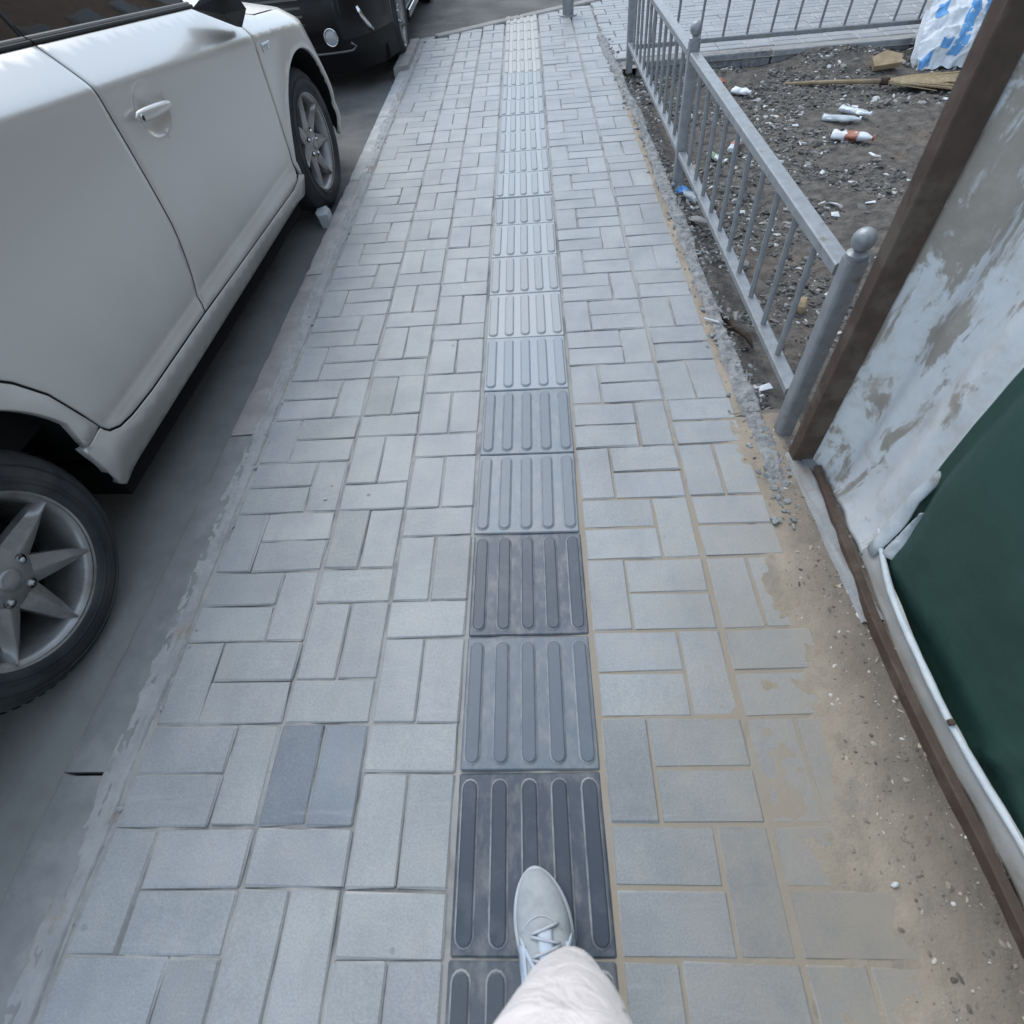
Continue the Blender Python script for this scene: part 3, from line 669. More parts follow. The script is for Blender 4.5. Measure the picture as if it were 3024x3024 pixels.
while x < 4.9:
    if abs(x-2.98) > 0.04:
        o = bpy.data.objects.new('baluster', BAL); C.objects.link(o); o.parent = F2; o.location = (x, 0, 0.1100)
    x += 0.1700

# ================================================================== HOARDING
H = empty('hoarding', (0.86, 1.14, 0)); tag(H, 'dirty white and green sheet hoarding on a rusty steel frame at the right edge', 'hoarding')
HX, HY = 0.86, 1.14
# rusty upright, leaning towards the pavement
m = MB(); m.sqtube((-0.042, 0.005, -0.06), (-0.152, 0.0, 1.75), 0.058, 0.042, up=(0, 1, 0), bev=0.003); m.build('frame_post', MAT['rust'], H, smooth=True)
# bottom rail: angle iron, slightly bent
pts = [(-0.020, -0.05), (-0.033, -0.25), (-0.045, -0.51), (-0.042, -0.70), (-0.038, -0.80), (-0.026, -0.97), (-0.022, -1.10), (-0.015, -1.5), (0, -3.4)]
m = MB()
for (xa, ya), (xb, yb) in zip(pts[:-1], pts[1:]):
    m.sqtube((xa, ya, 0.017), (xb, yb, 0.017), 0.020, 0.040, bev=0.002)
m.build('bottom_rail', MAT['rust'], H, smooth=True)
# corrugated white sheet between the post and the torn edge
def corr(y): return 0.009*math.sin(y*2*math.pi/0.115) + 0.004*math.sin(y*2*math.pi/0.31+1)
def lean(z): return -0.040*z
def sheet(y, z):
    t = max(0, min(1, (y-1.03)/0.12)); t = t*t*(3-2*t)
    return ((0.035-0.042*math.exp(-max(0, z)/.05)+corr(y)*min(1, .35+z*4)+lean(z)+0.006*fbm(y*5, z*3, 2.0, 3))*(1-t)+t*(-0.022-0.055*z), y-HY, z)
YE = 0.826
b = MB()
zs = [0.012, 0.02, 0.03, 0.045, 0.06, 0.08]+lin(0.10, 2.0, 84)
def sh(u, z):
    ye = YE - 0.02*math.exp(-((z-0.03)/0.08)**2) + 0.006*nz(z*6, 4)
    y = 1.155 + (ye-1.155)*u
    return sheet(y, z)
b.grid(sh, lin(0, 1, 46), zs)
o = b.build('white_sheet', MAT['sheet'], H, smooth='all', fix=False); md = o.modifiers.new('t', 'SOLIDIFY'); md.thickness = 0.0015
# rolled bright hem at the sheet's vertical edge, with a kink where it is torn
b = MB(); hp = []
for z in lin(0.045, 2.0, 60):
    ye = YE - 0.02*math.exp(-((z-0.03)/0.08)**2)+0.006*nz(z*6, 4)
    kx = -0.010*math.exp(-((z-0.24)/0.035)**2)
    hp.append((sheet(ye, z)[0]-0.006+kx, ye-HY-0.010, z, 0.015+0.010*math.exp(-((z-0.14)/0.07)**2)+0.003*nz(z*14, 3)))
def hem(u, v):
    i = min(len(hp)-1, int(round(v))); x, y, z, w_ = hp[i]; a = math.pi*u
    return (x-0.009*math.sin(a), y+w_*math.cos(a)*0.9, z)
b.grid(hem, lin(0, 1, 9), list(range(len(hp))))
o = b.build('edge_hem', MAT['hem'], H, smooth='all', fix=False); md = o.modifiers.new('t', 'SOLIDIFY'); md.thickness = 0.002
# cream strip along the foot and the bright curled hem above it
def fy(t): return 0.815-HY - t*3.6
def hemx(y):
    T = [(-3.0, .90), (-.4, .90), (.0, .892), (.178, .883), (.288, .868), (.416, .857), (.53, .856), (.656, .861), (.778, .880), (1.2, .90)]
    return cubic(T, y+HY)-HX
b = MB()
def foot(u, t):
    y = fy(t); z = 0.0+u*0.062
    return (hemx(y)*.75-0.010+0.012*u+0.005*nz(y*13, u*2)+0.006*nz(y*5, 1.0), y, z+0.006*nz(y*7, 7))
b.grid(foot, lin(0, 1, 7), lin(0, 1, 200))
o = b.build('foot_strip', MAT['beige'], H, smooth='all', fix=False); md = o.modifiers.new('t', 'SOLIDIFY'); md.thickness = 0.0015
b = MB(); hpts = []; hr = []
for t in lin(0, 1, 90):
    y = fy(t)+0.02; s_ = min(1, t/0.035)
    hpts.append((hemx(y)-0.004+0.002*nz(y*6, 3), y, 0.058+0.030*(1-s_)**2+0.005*nz(y*5, 9))); hr.append(0.0042+0.0034*s_+0.0020*nz(y*17, 2)+0.0012*nz(y*50, 7))
b.tube(hpts, hr, 12); b.build('bottom_hem', MAT['hem'], H, smooth='all')
for yy in (0.38, -0.02):
    b = MB(); b.box(hemx(yy-HY)-0.010, yy-HY, 0.069, 0.010, 0.012, 0.012, bev=0.002); b.build('rivet', MAT['rust'], H)
# green vinyl panel, slack and folded
b = MB()
def green(y, z):
    f = 0.010*math.sin(z*5+y*3)+0.030*fbm(y*1.8, z*1.2, 6.0, 3)+0.006*fbm(y*7, z*3, 2.0, 3)-0.014*math.exp(-((y-0.26+0.25*(z-.3))/0.02)**2)
    edge = 0.030*math.exp(-((y-0.80)/0.03)**2)+0.014*math.exp(-((z-0.04)/0.04)**2)
    return (0.030+f+edge+lean(z)-0.012*math.exp(-((z-.06)/.05)**2), y-HY, z)
b.grid(green, lin(0.818, -3.0, 170), lin(-0.04, 2.0, 74))
o = b.build('green_panel', MAT['green'], H, smooth='all', fix=False); md = o.modifiers.new('t', 'SOLIDIFY'); md.thickness = 0.002
# torn flap of pale sheet inside the kink
b = MB()
b.grid(lambda u, v: (0.030-0.016*math.sin(math.pi*u)+0.006*nz(u*4, v*6), 0.795-HY-0.055*u*(1-v)-0.016*v, 0.075+v*0.155+0.01*nz(u*3, v*3)), lin(0, 1, 12), lin(0, 1, 14))
o = b.build('torn_flap', MAT['hem'], H, smooth='all', fix=False); md = o.modifiers.new('t', 'SOLIDIFY'); md.thickness = 0.0015
# a bent plate and broken slab at the foot of the posts
b = MB(); b.prism([(0.800, 1.20), (0.862, 1.205), (0.868, 1.11), (0.85, 1.02), (0.838, 1.07), (0.812, 1.11)], 0.004, 0.026)
tag(b.build('metal_offcut', MAT['galv']), 'grey bent metal offcut at the foot of the rusty post', 'offcut')
b = MB()
b.grid(lambda u, v: (0.775+0.055*u+0.09*(1.1-v)*0.35, v, 0.020+0.010*fbm(u*2, v*9, 1.0, 3)-(0.05 if u in (0, 1) else 0)), lin(0, 1, 10), lin(0.62, 1.16, 60))
tag(b.build('old_kerb', MAT['mortar'], smooth='all', fix=False), 'worn strip of old concrete at the hoarding foot', kind='structure')

# ================================================================== BUILDING across the plot (outside the picture, mirrored in the car glass)
B = empty('building', (12.0, 0, 0)); tag(B, 'brown rendered apartment building behind the hoarding', 'building')
m = MB(); m.box(3, 14, 5.4, 6, 60, 11.0); m.build('wall', MAT['brick'], B)
for fl in range(3):
    for j in range(18):
        m = MB(); m.box(-0.03, -12+j*3, 2.2+fl*3.0, 0.10, 1.7, 1.6, bev=0.01); wdw = m.build('window', MAT['kerb_light'], B)
        m = MB(); m.box(-0.09, -12+j*3, 2.2+fl*3.0, 0.03, 1.5, 1.4); m.build('pane', MAT['facadeglass'], wdw)

# ================================================================== SILVER CAR
T0 = math.atan2(.085, 2.575)
CAR = empty('silver_car', (-1.165, .665, RZ+0.005)); 
# local frame: x = outward (towards pavement), y = forward, z = up
CAR.rotation_euler = (0, 0, -T0)
tag(CAR, 'dusty silver hatchback parked at the kerb with its front wheel turned against it', 'car')
def cr_h(a): return 0.948-0.103*(a-0.77) - (0.05*(a-2.8)**2 if a > 2.8 else 0) - (0.06*(0-a)*0 if a < 0 else 0)
def bl_h(a): return 1.019-0.093*(a-0.97) if a < 2.1 else cr_h(a)+0.10
PROF = [(0.16, -.03), (0.20, 0.000), (0.235, .014), (0.29, .032), (0.315, .0355), (0.345, .033), (0.365, .0275), (0.39, .032), (0.43, .037), (0.50, .0425), (0.60, .047), (0.70, .0495), (0.80, .050), (1.2, .050)]
def plan(a, c=.5):
    d = 0.0
    a0 = 2.90-0.75*max(0, c-.42)
    if a > a0: q = a-a0; d -= 1.1*min(q, .32)**2+(0.70*(q-.32)+0.5*(q-.32)**2 if q > .32 else 0)
    if a < -0.1: d -= 0.25*(a+0.1)**2
    if 2.0 < a < 2.75: d += 0.0
    return d
def softmax0(x, k=0.006): return k*math.log(1+math.exp(min(60, x/k)))
def arch_flare(a, c):
    d = 0.0
    for (ca, cc, r) in ((2.575, 0.30, 0.375), (0.0, 0.315, 0.365)):
        q = math.hypot(a-ca, c-cc)-r
        if q > -0.02: d += 0.013*math.exp(-(q/0.055)**2)
    return d
def side(a, c):
    cr = cr_h(a); b_ = cubic(PROF, min(c, cr))
    up = softmax0(c-cr)
    s_ = 0.92 if a < 2.0 else 0.92+ (a-2.0)*0.9
    b_ -= up*s_ + 0.9*max(0, up-0.02)**2
    bowl = ((a-1.305)/0.088)**2+((c-0.812)/0.066)**2
    if bowl < 1: b_ -= 0.017*(1-bowl)**0.75 if bowl < 0.98 else 0
    return (b_+plan(a, c)+arch_flare(a, c), a, c)
def poly_resample(poly, step):
    out_ = []
    for i, p in enumerate(poly):
        q = poly[(i+1) % len(poly)]; L_ = math.hypot(q[0]-p[0], q[1]-p[1]); n = max(1, int(math.ceil(L_/step)))
        out_ += [(p[0]+(q[0]-p[0])*j/n, p[1]+(q[1]-p[1])*j/n) for j in range(n)]
    return out_
def inset(poly, d):
    n = len(poly); out_ = []
    for i in range(n):
        p0, p1, p2 = Vector(poly[i-1]), Vector(poly[i]), Vector(poly[(i+1) % n])
        e1, e2 = (p1-p0), (p2-p1)
        if e1.length < 1e-9 or e2.length < 1e-9: out_.append(tuple(p1)); continue
        e1.normalize(); e2.normalize(); n1, n2 = Vector((-e1.y, e1.x)), Vector((-e2.y, e2.x)); nn = n1+n2
        if nn.length < 1e-6: nn = n1
        nn.normalize(); out_.append(tuple(p1+nn*d/max(0.5, nn.dot(n1))))
    return out_
def inpoly(x, y, P):
    r = False; j = len(P)-1
    for i in range(len(P)):
        if (P[i][1] > y) != (P[j][1] > y) and x < (P[j][0]-P[i][0])*(y-P[i][1])/(P[j][1]-P[i][1])+P[i][0]: r = not r
        j = i
    return r
def area(P): return sum(P[i-1][0]*P[i][1]-P[i][0]*P[i-1][1] for i in range(len(P)))/2
def panel_mb(poly, fn, spacing=0.05, extra=(), gap=0.0030, skirt=0.02):
    if area(poly) < 0: poly = poly[::-1]
    P0 = inset(poly_resample(poly, 0.025), gap); P1 = inset(P0, 0.0028); Pc = inset(P0, 0.012)
    xs = [p[0] for p in poly]; ys = [p[1] for p in poly]; ptsI = []
    x = min(xs); j = 0
    while x < max(xs):
        y = min(ys)+ (spacing/2 if j % 2 else 0)
        while y < max(ys):
            if inpoly(x, y, Pc): ptsI.append((x, y))
            y += spacing
        x += spacing; j += 1
    for q in extra:
        if inpoly(q[0], q[1], Pc): ptsI.append(q)
    n = len(P1)
    V2, E2, F2_, ov, oe, of = delaunay_2d_cdt([Vector(p) for p in P1]+[Vector(p) for p in ptsI], [], [list(range(n))], 1, 1e-5)
    m = MB(); base = [fn(v.x, v.y) for v in V2]
    m.add(base, [tuple(f) for f in F2_])
    def nrm(x, y):
        e = 1e-3; a = Vector(fn(x+e, y))-Vector(fn(x-e, y)); b_ = Vector(fn(x, y+e))-Vector(fn(x, y-e)); r = a.cross(b_); return r.normalized() if r.length > 0 else Vector((1, 0, 0))
    sgn = -1 if nrm(*P1[0]).x < 0 else 1
    ringA, ringB, ringC = [], [], []
    for p, q in zip(P1, P0):
        nn = nrm(*q)*sgn; ringA.append(Vector(fn(*p))); ringB.append(Vector(fn(*q))-nn*0.0022); ringC.append(Vector(fn(*q))-nn*skirt)
    vs = ringA+ringB+ringC
    fs = [(i, (i+1) % n, n+(i+1) % n, n+i) for i in range(n)]+[(n+i, n+(i+1) % n, 2*n+(i+1) % n, 2*n+i) for i in range(n)]
    m.add(vs, fs)
    return m
def weld(o, dist=0.0003):
    bm = bmesh.new(); bm.from_mesh(o.data); bmesh.ops.remove_doubles(bm, verts=bm.verts, dist=dist); bmesh.ops.recalc_face_normals(bm, faces=bm.faces)
    # make the panel face outwards (+x)
    s_ = sum((f.normal.x*f.calc_area() for f in bm.faces))
    if s_ < 0: bmesh.ops.reverse_faces(bm, faces=bm.faces)
    bm.to_mesh(o.data); bm.free()
    for p in o.data.polygons: p.use_smooth = True
def crease_pts(a0, a1, offs=(-.05, -.028, -.014, -.006, 0, .006, .014, .028, .05)):
    return [(a, cr_h(a)+d) for a in lin(a0, a1, int((a1-a0)/0.018)+2) for d in offs]
def low_pts(a0, a1): return [(a, c) for a in lin(a0, a1, int((a1-a0)/0.018)+2) for c in (.325, .335, .348, .358, .367, .378, .392, .41, .43)]
bowl_pts = [(1.305+0.088*r*math.cos(t_), 0.812+0.066*r*math.sin(t_)) for r in (.15, .35, .55, .72, .86, .95, 1.0, 1.06, 1.2) for t_ in lin(0, 6.283*31/32, 32)]
Bs = lambda c: 1.114 if c > .58 else 1.114-0.075*((.58-c)/.27)**1.4
bshut = [(Bs(c), c) for c in lin(bl_h(1.114), 0.313, 70)]
fd = [(2.165, bl_h(2.0)-0.004)]
front_door = [(1.114, bl_h(1.114))] + [(1.114+(2.02-1.114)*t_, bl_h(1.114+(2.02-1.114)*t_)) for t_ in (.25, .5, .75)] + [(2.02, bl_h(2.02)), (2.17, cr_h(2.17)+0.085), (2.172, cr_h(2.17)), (2.158, .70), (2.155, .5), (2.154, .36), (2.135, .300), (2.08, .284)] + [(a, .284+.026*(2.08-a)/1.0) for a in (1.8, 1.5, 1.3)] + [(Bs(.313), .313)] + bshut[::-1][1:-1]
rear_arch = [(0.372*math.cos(t_), 0.315+0.372*math.sin(t_)) for t_ in lin(R(8), R(172), 34)]
rs = [(0.467, .334), (0.433, .352), (0.421, .372), (0.400, .440), (0.372, .53), (0.330, .60), (0.27, .665), (0.22, .74), (0.20, .82), (0.19, bl_h(.19))]
rear_door = [(Bs(.313), .313)] + [(0.9, .3145), (0.645, .3165), (0.526, .324)] + rs + [(a, bl_h(a)) for a in (.4, .6, .8, 1.0)] + [(1.114, bl_h(1.114))] + bshut[1:-1]
doorp = empty_door = None
pf = panel_mb(front_door, side, 0.025, crease_pts(1.1, 2.2)+low_pts(1.05, 2.2)+bowl_pts)
fdo = pf.build('front_door', MAT['silver'], CAR, fix=False); weld(fdo)
pr = panel_mb(rear_door, side, 0.025, crease_pts(0.2, 1.13)+low_pts(0.3, 1.1))
rdo = pr.build('rear_door', MAT['silver'], CAR, fix=False); weld(rdo)
sill = [(0.335, .378), (0.421, .378), (0.433, .352), (0.467, .334), (0.526, .324), (0.645, .3165), (1.05, .313), (1.5, .300), (2.08, .284), (2.135, .300), (2.165, .315), (2.205, .30), (2.20, .215), (2.18, .205), (1.2, .205), (0.36, .205), (0.337, .235)]
ps = panel_mb(sill, side, 0.035, low_pts(0.33, 2.2))
o = ps.build('sill', MAT['silver'], CAR, fix=False); weld(o)
# rear quarter
quarter = [(0.335, .378), (0.421, .378)] + rs[3:] + [(a, bl_h(.19)+0.0) for a in (-.2, -.5)] + [(-0.82, .98), (-0.90, .80), (-0.90, .25), (-0.80, .22), (-0.42, .22), (-0.38, .30)] + [(x, y) for x, y in rear_arch[::-1]][1:-3]
pq = panel_mb(quarter, side, 0.05, crease_pts(-.85, 0.25))
o = pq.build('rear_quarter', MAT['silver'], CAR, fix=False); weld(o)
FA = (2.568, 0.292)
front_arch = [(FA[0]+0.385*math.cos(t_), FA[1]+0.378*math.sin(t_)) for t_ in lin(R(180), R(-6), 36)]
fender = [(2.170, cr_h(2.17)+0.083), (2.172, cr_h(2.17)), (2.158, .70), (2.155, .5), (2.154, .36), (2.166, .316)] + front_arch + [(2.965, .215), (3.20, .20), (3.50, .24), (3.52, .45), (3.47, .60)] + [(a, cr_h(a)+0.05) for a in (3.40, 3.2, 3.0, 2.8, 2.6, 2.4)]
pw = panel_mb(fender, side, 0.025, crease_pts(2.1, 3.35)+low_pts(2.9, 3.4))
o = pw.build('front_fender', MAT['silver'], CAR, fix=False); weld(o)
# inner dark tub and underbody behind the panels
m = MB(); m.box(-0.86, 1.28, 0.52, 1.50, 4.3, 0.52); 
ub = MB(); ub.box(-0.81, 1.28, 0.200, 1.57, 1.80, 0.12); ub.box(-0.81, 0.75, 0.60, 1.56, 3.0, 0.30); ub.box(-0.81, 2.7, 0.56, 1.0, 1.2, 0.22)
ub.box(-0.81, 3.05, .35, 1.3, 0.55, .25); ub.box(-0.81, -.55, .35, 1.3, 0.4, .25); ub.build('underbody', MAT['underbody'], CAR)
# black rubber seals lying in the shut lines
def seal(pts, name='door_seal'):
    m_ = MB(); P_ = []
    for (a, c) in pts:
        e_ = 2e-3; p0 = Vector(side(a, c)); ta = Vector(side(a+e_, c))-Vector(side(a-e_, c)); tc = Vector(side(a, c+e_))-Vector(side(a, c-e_)); nn = ta.cross(tc).normalized()
        if nn.x < 0: nn = -nn
        P_.append(p0-nn*0.0062)
    m_.tube(P_, 0.0046, 6); m_.build(name, MAT['underbody'], CAR)
seal(bshut)
seal([(2.17, cr_h(2.17)+0.07), (2.171, cr_h(2.17)+.03), (2.172, cr_h(2.17)), (2.165, .75), (2.158, .70), (2.156, .6), (2.155, .5), (2.154, .42), (2.154, .36), (2.152, .318)])
seal([(2.15, .312), (2.135, .300), (2.08, .284)]+[(a, .284+.026*(2.08-a)/1.0) for a in (1.95, 1.8, 1.65, 1.5, 1.4, 1.3, 1.2, 1.1)]+[(Bs(.313), .313), (0.9, .3145), (.77, .3155), (0.645, .3165), (0.526, .324)]+rs)
# wheel-arch liners
for (ca, cc) in ((0.0, .315), (FA[0], FA[1])):
    m = MB(); vs = []
    for xx in (0, 1):
        for t_ in lin(R(-4), R(184), 24):
            ya, za = ca+0.386*math.cos(t_), cc+0.380*math.sin(t_); vs.append(((side(ya, za)[0]-0.016) if xx == 0 else -0.32, ya, za))
    m.add(vs, [(i, i+1, 24+i+1, 24+i) for i in range(23)]+[tuple(range(24, 48))])
    m.build('arch_liner', MAT['underbody'], CAR)
# door handle in its scooped recess: grip, keyhole end
hd = MB()
def pill(p0, p1, r0, r1, zs_):
    m_ = MB(); P0, P1 = Vector(p0), Vector(p1); n = 14; rings = []
    for t_ in lin(0, 1, n):
        a = math.sin(math.pi*min(1, max(0, t_*1.0)))**0.25 if 0 < t_ < 1 else 0.05
        c_ = P0.lerp(P1, t_) + Vector((zs_*math.sin(math.pi*t_)*0.5, 0, 0))
        rr = r0+(r1-r0)*t_
        rings.append([c_+Vector((0.011*a*math.cos(q), 0, rr*a*math.sin(q))) for q in lin(0, 2*math.pi*13/14, 14)])
    vs = [v for r in rings for v in r]
    fs = [(i*14+j, i*14+(j+1) % 14, (i+1)*14+(j+1) % 14, (i+1)*14+j) for i in range(n-1) for j in range(14)]+[tuple(range(14)), tuple((n-1)*14+j for j in reversed(range(14)))]
    m_.add(vs, fs); return m_
ho = pill((0.066, 1.185, 0.824), (0.064, 1.392, 0.803), 0.019, 0.0135, 0.010).build('door_handle', MAT['silver'], fdo, smooth=True)
m = MB(); m.lathe([(0.0, 0.0772), (0.0045, 0.0770), (0.006, 0.076), (0.0065, 0.073)], 16, (0, 1.205, 0.819), axis='X'); m.build('keyhole', MAT['blackplastic'], fdo)
m = MB(); m.lathe([(0.0065, 0.0735), (0.0078, 0.0765), (0.0095, 0.0745)], 16, (0, 1.205, 0.819), axis='X'); m.build('lock_ring', MAT['silver'], fdo, smooth=True)
# glass-house
def glassfn(a, c):
    b0 = side(a, bl_h(a))[0]; d = c-bl_h(a); return (b0-0.012-0.36*d-0.28*d*d, a, c)
gl1 = [(1.118, bl_h(1.118)+.010), (1.98, bl_h(1.98)+.010), (1.95, 1.06), (1.55, 1.30), (1.2, 1.385), (1.118, 1.39)]
gl2 = [(1.108, bl_h(1.108)+.010), (1.108, 1.39), (0.7, 1.39), (0.28, 1.35), (0.20, bl_h(.2)+.010)]
panel_mb(gl1, glassfn, 0.08, gap=0.002, skirt=.006).build('window', MAT['carglass'], CAR, smooth='all')
panel_mb(gl2, glassfn, 0.08, gap=0.002, skirt=.006).build('window', MAT['carglass'], CAR, smooth='all')
for (a0, a1) in ((1.117, 1.99), (0.20, 1.110)):
    m = MB(); P = [Vector(side(a, bl_h(a)))+Vector((-0.004, 0, 0.001)) for a in lin(a0, a1, 14)]
    m.tube([p+Vector((0.0005, 0, 0.0)) for p in P], 0.0055, 8); m.build('belt_seal', MAT['blackplastic'], CAR, smooth=True)
    m = MB(); m.tube([p+Vector((-0.010, 0, 0.0065)) for p in P], 0.0062, 8); m.build('belt_trim', MAT['trim'], CAR, smooth=True)
m = MB(); P = [glassfn(1.113, c) for c in lin(bl_h(1.113)+.006, 1.39, 8)]; m.tube([Vector(p)+Vector((-.006, 0, 0)) for p in P], 0.006, 6); m.build('centre_pillar', MAT['blackplastic'], CAR)
# mirror: body-colour shell on a black foot
m = MB()
bm = bmesh.new(); bmesh.ops.create_uvsphere(bm, u_segments=24, v_segments=14, radius=1.0)
for v in bm.verts:
    x, y, z = v.co; y = y if y > 0 else y*0.55
    f_ = abs(z)**0.8*(1 if z > 0 else -1)
    v.co = Vector((0.150+x*0.100, 1.995+y*0.080, 0.985+(f_*0.072 if f_ > 0 else f_*0.045)))
me = bpy.data.meshes.new('mirror'); bm.to_mesh(me); bm.free()
for p in me.polygons: p.use_smooth = True
mir = link_mesh('mirror', me, MAT['silver'], CAR)
m = MB(); m.add([(0.000, 1.86, .955), (0.030, 2.095, .868), (0.06, 2.10, .93), (0.02, 1.90, .97), (0.075, 1.93, .925), (0.105, 2.06, .915), (0.085, 2.06, .96), (0.06, 1.94, .965), (0.052, 2.085, .862), (0.047, 2.055, .870)],
    [(0, 9, 4), (9, 8, 5, 4), (8, 1, 2, 5), (2, 6, 5), (4, 5, 6, 7), (0, 4, 7, 3), (3, 7, 6, 2), (0, 3, 2, 1), (0, 1, 8, 9)])
m.v = [(x, y+.018, z-.022) for x, y, z in m.v]; m.build('mirror_foot', MAT['blackplastic'], mir)
# small chrome badge on the fender
m = MB(); bx = side(2.255, .752)[0]
m.box(bx+0.003, 2.258, 0.762, 0.006, 0.085, 0.007, bev=0.001, mat=Matrix.Rotation(R(-4), 3, 'X'))
for q, w_ in ((2.228, .010), (2.246, .010), (2.264, .010), (2.282, .014)): m.box(bx+0.002, q, 0.748, 0.004, w_, 0.013, bev=0.0008)
m.build('badge', MAT['chrome'], CAR)
# bonnet, windscreen, roof, rear, other side
def bonnet(a, v):
    s0 = Vector(side(a, cr_h(a)+0.05+0.033*max(0, min(1, (2.4-a)/.23)))); W_ = -0.81-s0.x
    return (s0.x-0.006+(W_+0.006)*v, a, s0.z-0.002+0.06*math.sin(min(1, v)*math.pi/2)+0.02*v)
for sgn in (1, -1):
    m = MB(); m.grid(lambda a, v: (bonnet(a, v)[0] if sgn == 1 else -1.62-bonnet(a, v)[0], bonnet(a, v)[1], bonnet(a, v)[2]), lin(2.19, 3.42, 40), lin(0, 1, 16))
    m.build('bonnet', MAT['silver'], CAR, smooth='all')
up = [(2.20, .985, .70), (1.45, 1.40, .56), (1.0, 1.45, .56), (0.3, 1.45, .56), (-.35, 1.37, .54), (-.85, 1.02, .66)]
def hull(i): return up[i]
m = MB()
for i, nm in enumerate(('windscreen', 'roof', 'roof', 'roof', 'rear_window')):
    (a0, c0, w0), (a1, c1, w1) = up[i], up[i+1]
    mm = MB(); mm.grid(lambda u, v: (-0.81+(w0+(w1-w0)*v)*u, a0+(a1-a0)*v, c0+(c1-c0)*v+0.03*(1-u*u)), lin(-1, 1, 13), lin(0, 1, 6))
    mm.build(nm, MAT['carglass'] if 'w' in nm[:4] and nm != 'roof' or nm == 'rear_window' else MAT['silver'], CAR, smooth='all', fix=False)
# pillars and body side mirrored to the far side as one shell
sh_ = MB()
def mir_add(src):
    sh_.add([(-1.62-x, y, z) for x, y, z in src.v], [tuple(reversed(f)) for f in src.f])
for s_ in (pf, pr, ps, pq, pw): mir_add(s_)
o = sh_.build('left_side', MAT['silver'], CAR, smooth='all', fix=False)
gm = MB()
for src in (panel_mb(gl1, glassfn, 0.1, skirt=.006), panel_mb(gl2, glassfn, 0.1, skirt=.006)): gm.add([(-1.62-x, y, z) for x, y, z in src.v], [tuple(reversed(f)) for f in src.f])
gm.build('window', MAT['carglass'], CAR, smooth='all')
m = MB(); m.add([(-0.2, 2.2, .985), (-.25, 1.45, 1.395), (-1.37, 1.45, 1.395), (-1.42, 2.2, .985)], [(0, 1, 2, 3)])
m = MB()
m.grid(lambda u, c: (-0.81+u*(0.81+side(3.46, max(.24, min(c, .62)))[0]-0.02), 3.45+0.10*(1-u*u)-0.25*max(0, c-.55), c), lin(-1, 1, 21), lin(.20, .72, 12))
m.build('front_bumper', MAT['silver'], CAR, smooth='all')
m = MB(); m.grid(lambda u, c: (-0.81+u*0.80, -0.88-0.06*(1-u*u), c), lin(-1, 1, 15), lin(.25, 1.02, 10)); m.build('rear_bumper', MAT['silver'], CAR, smooth='all', fix=False)

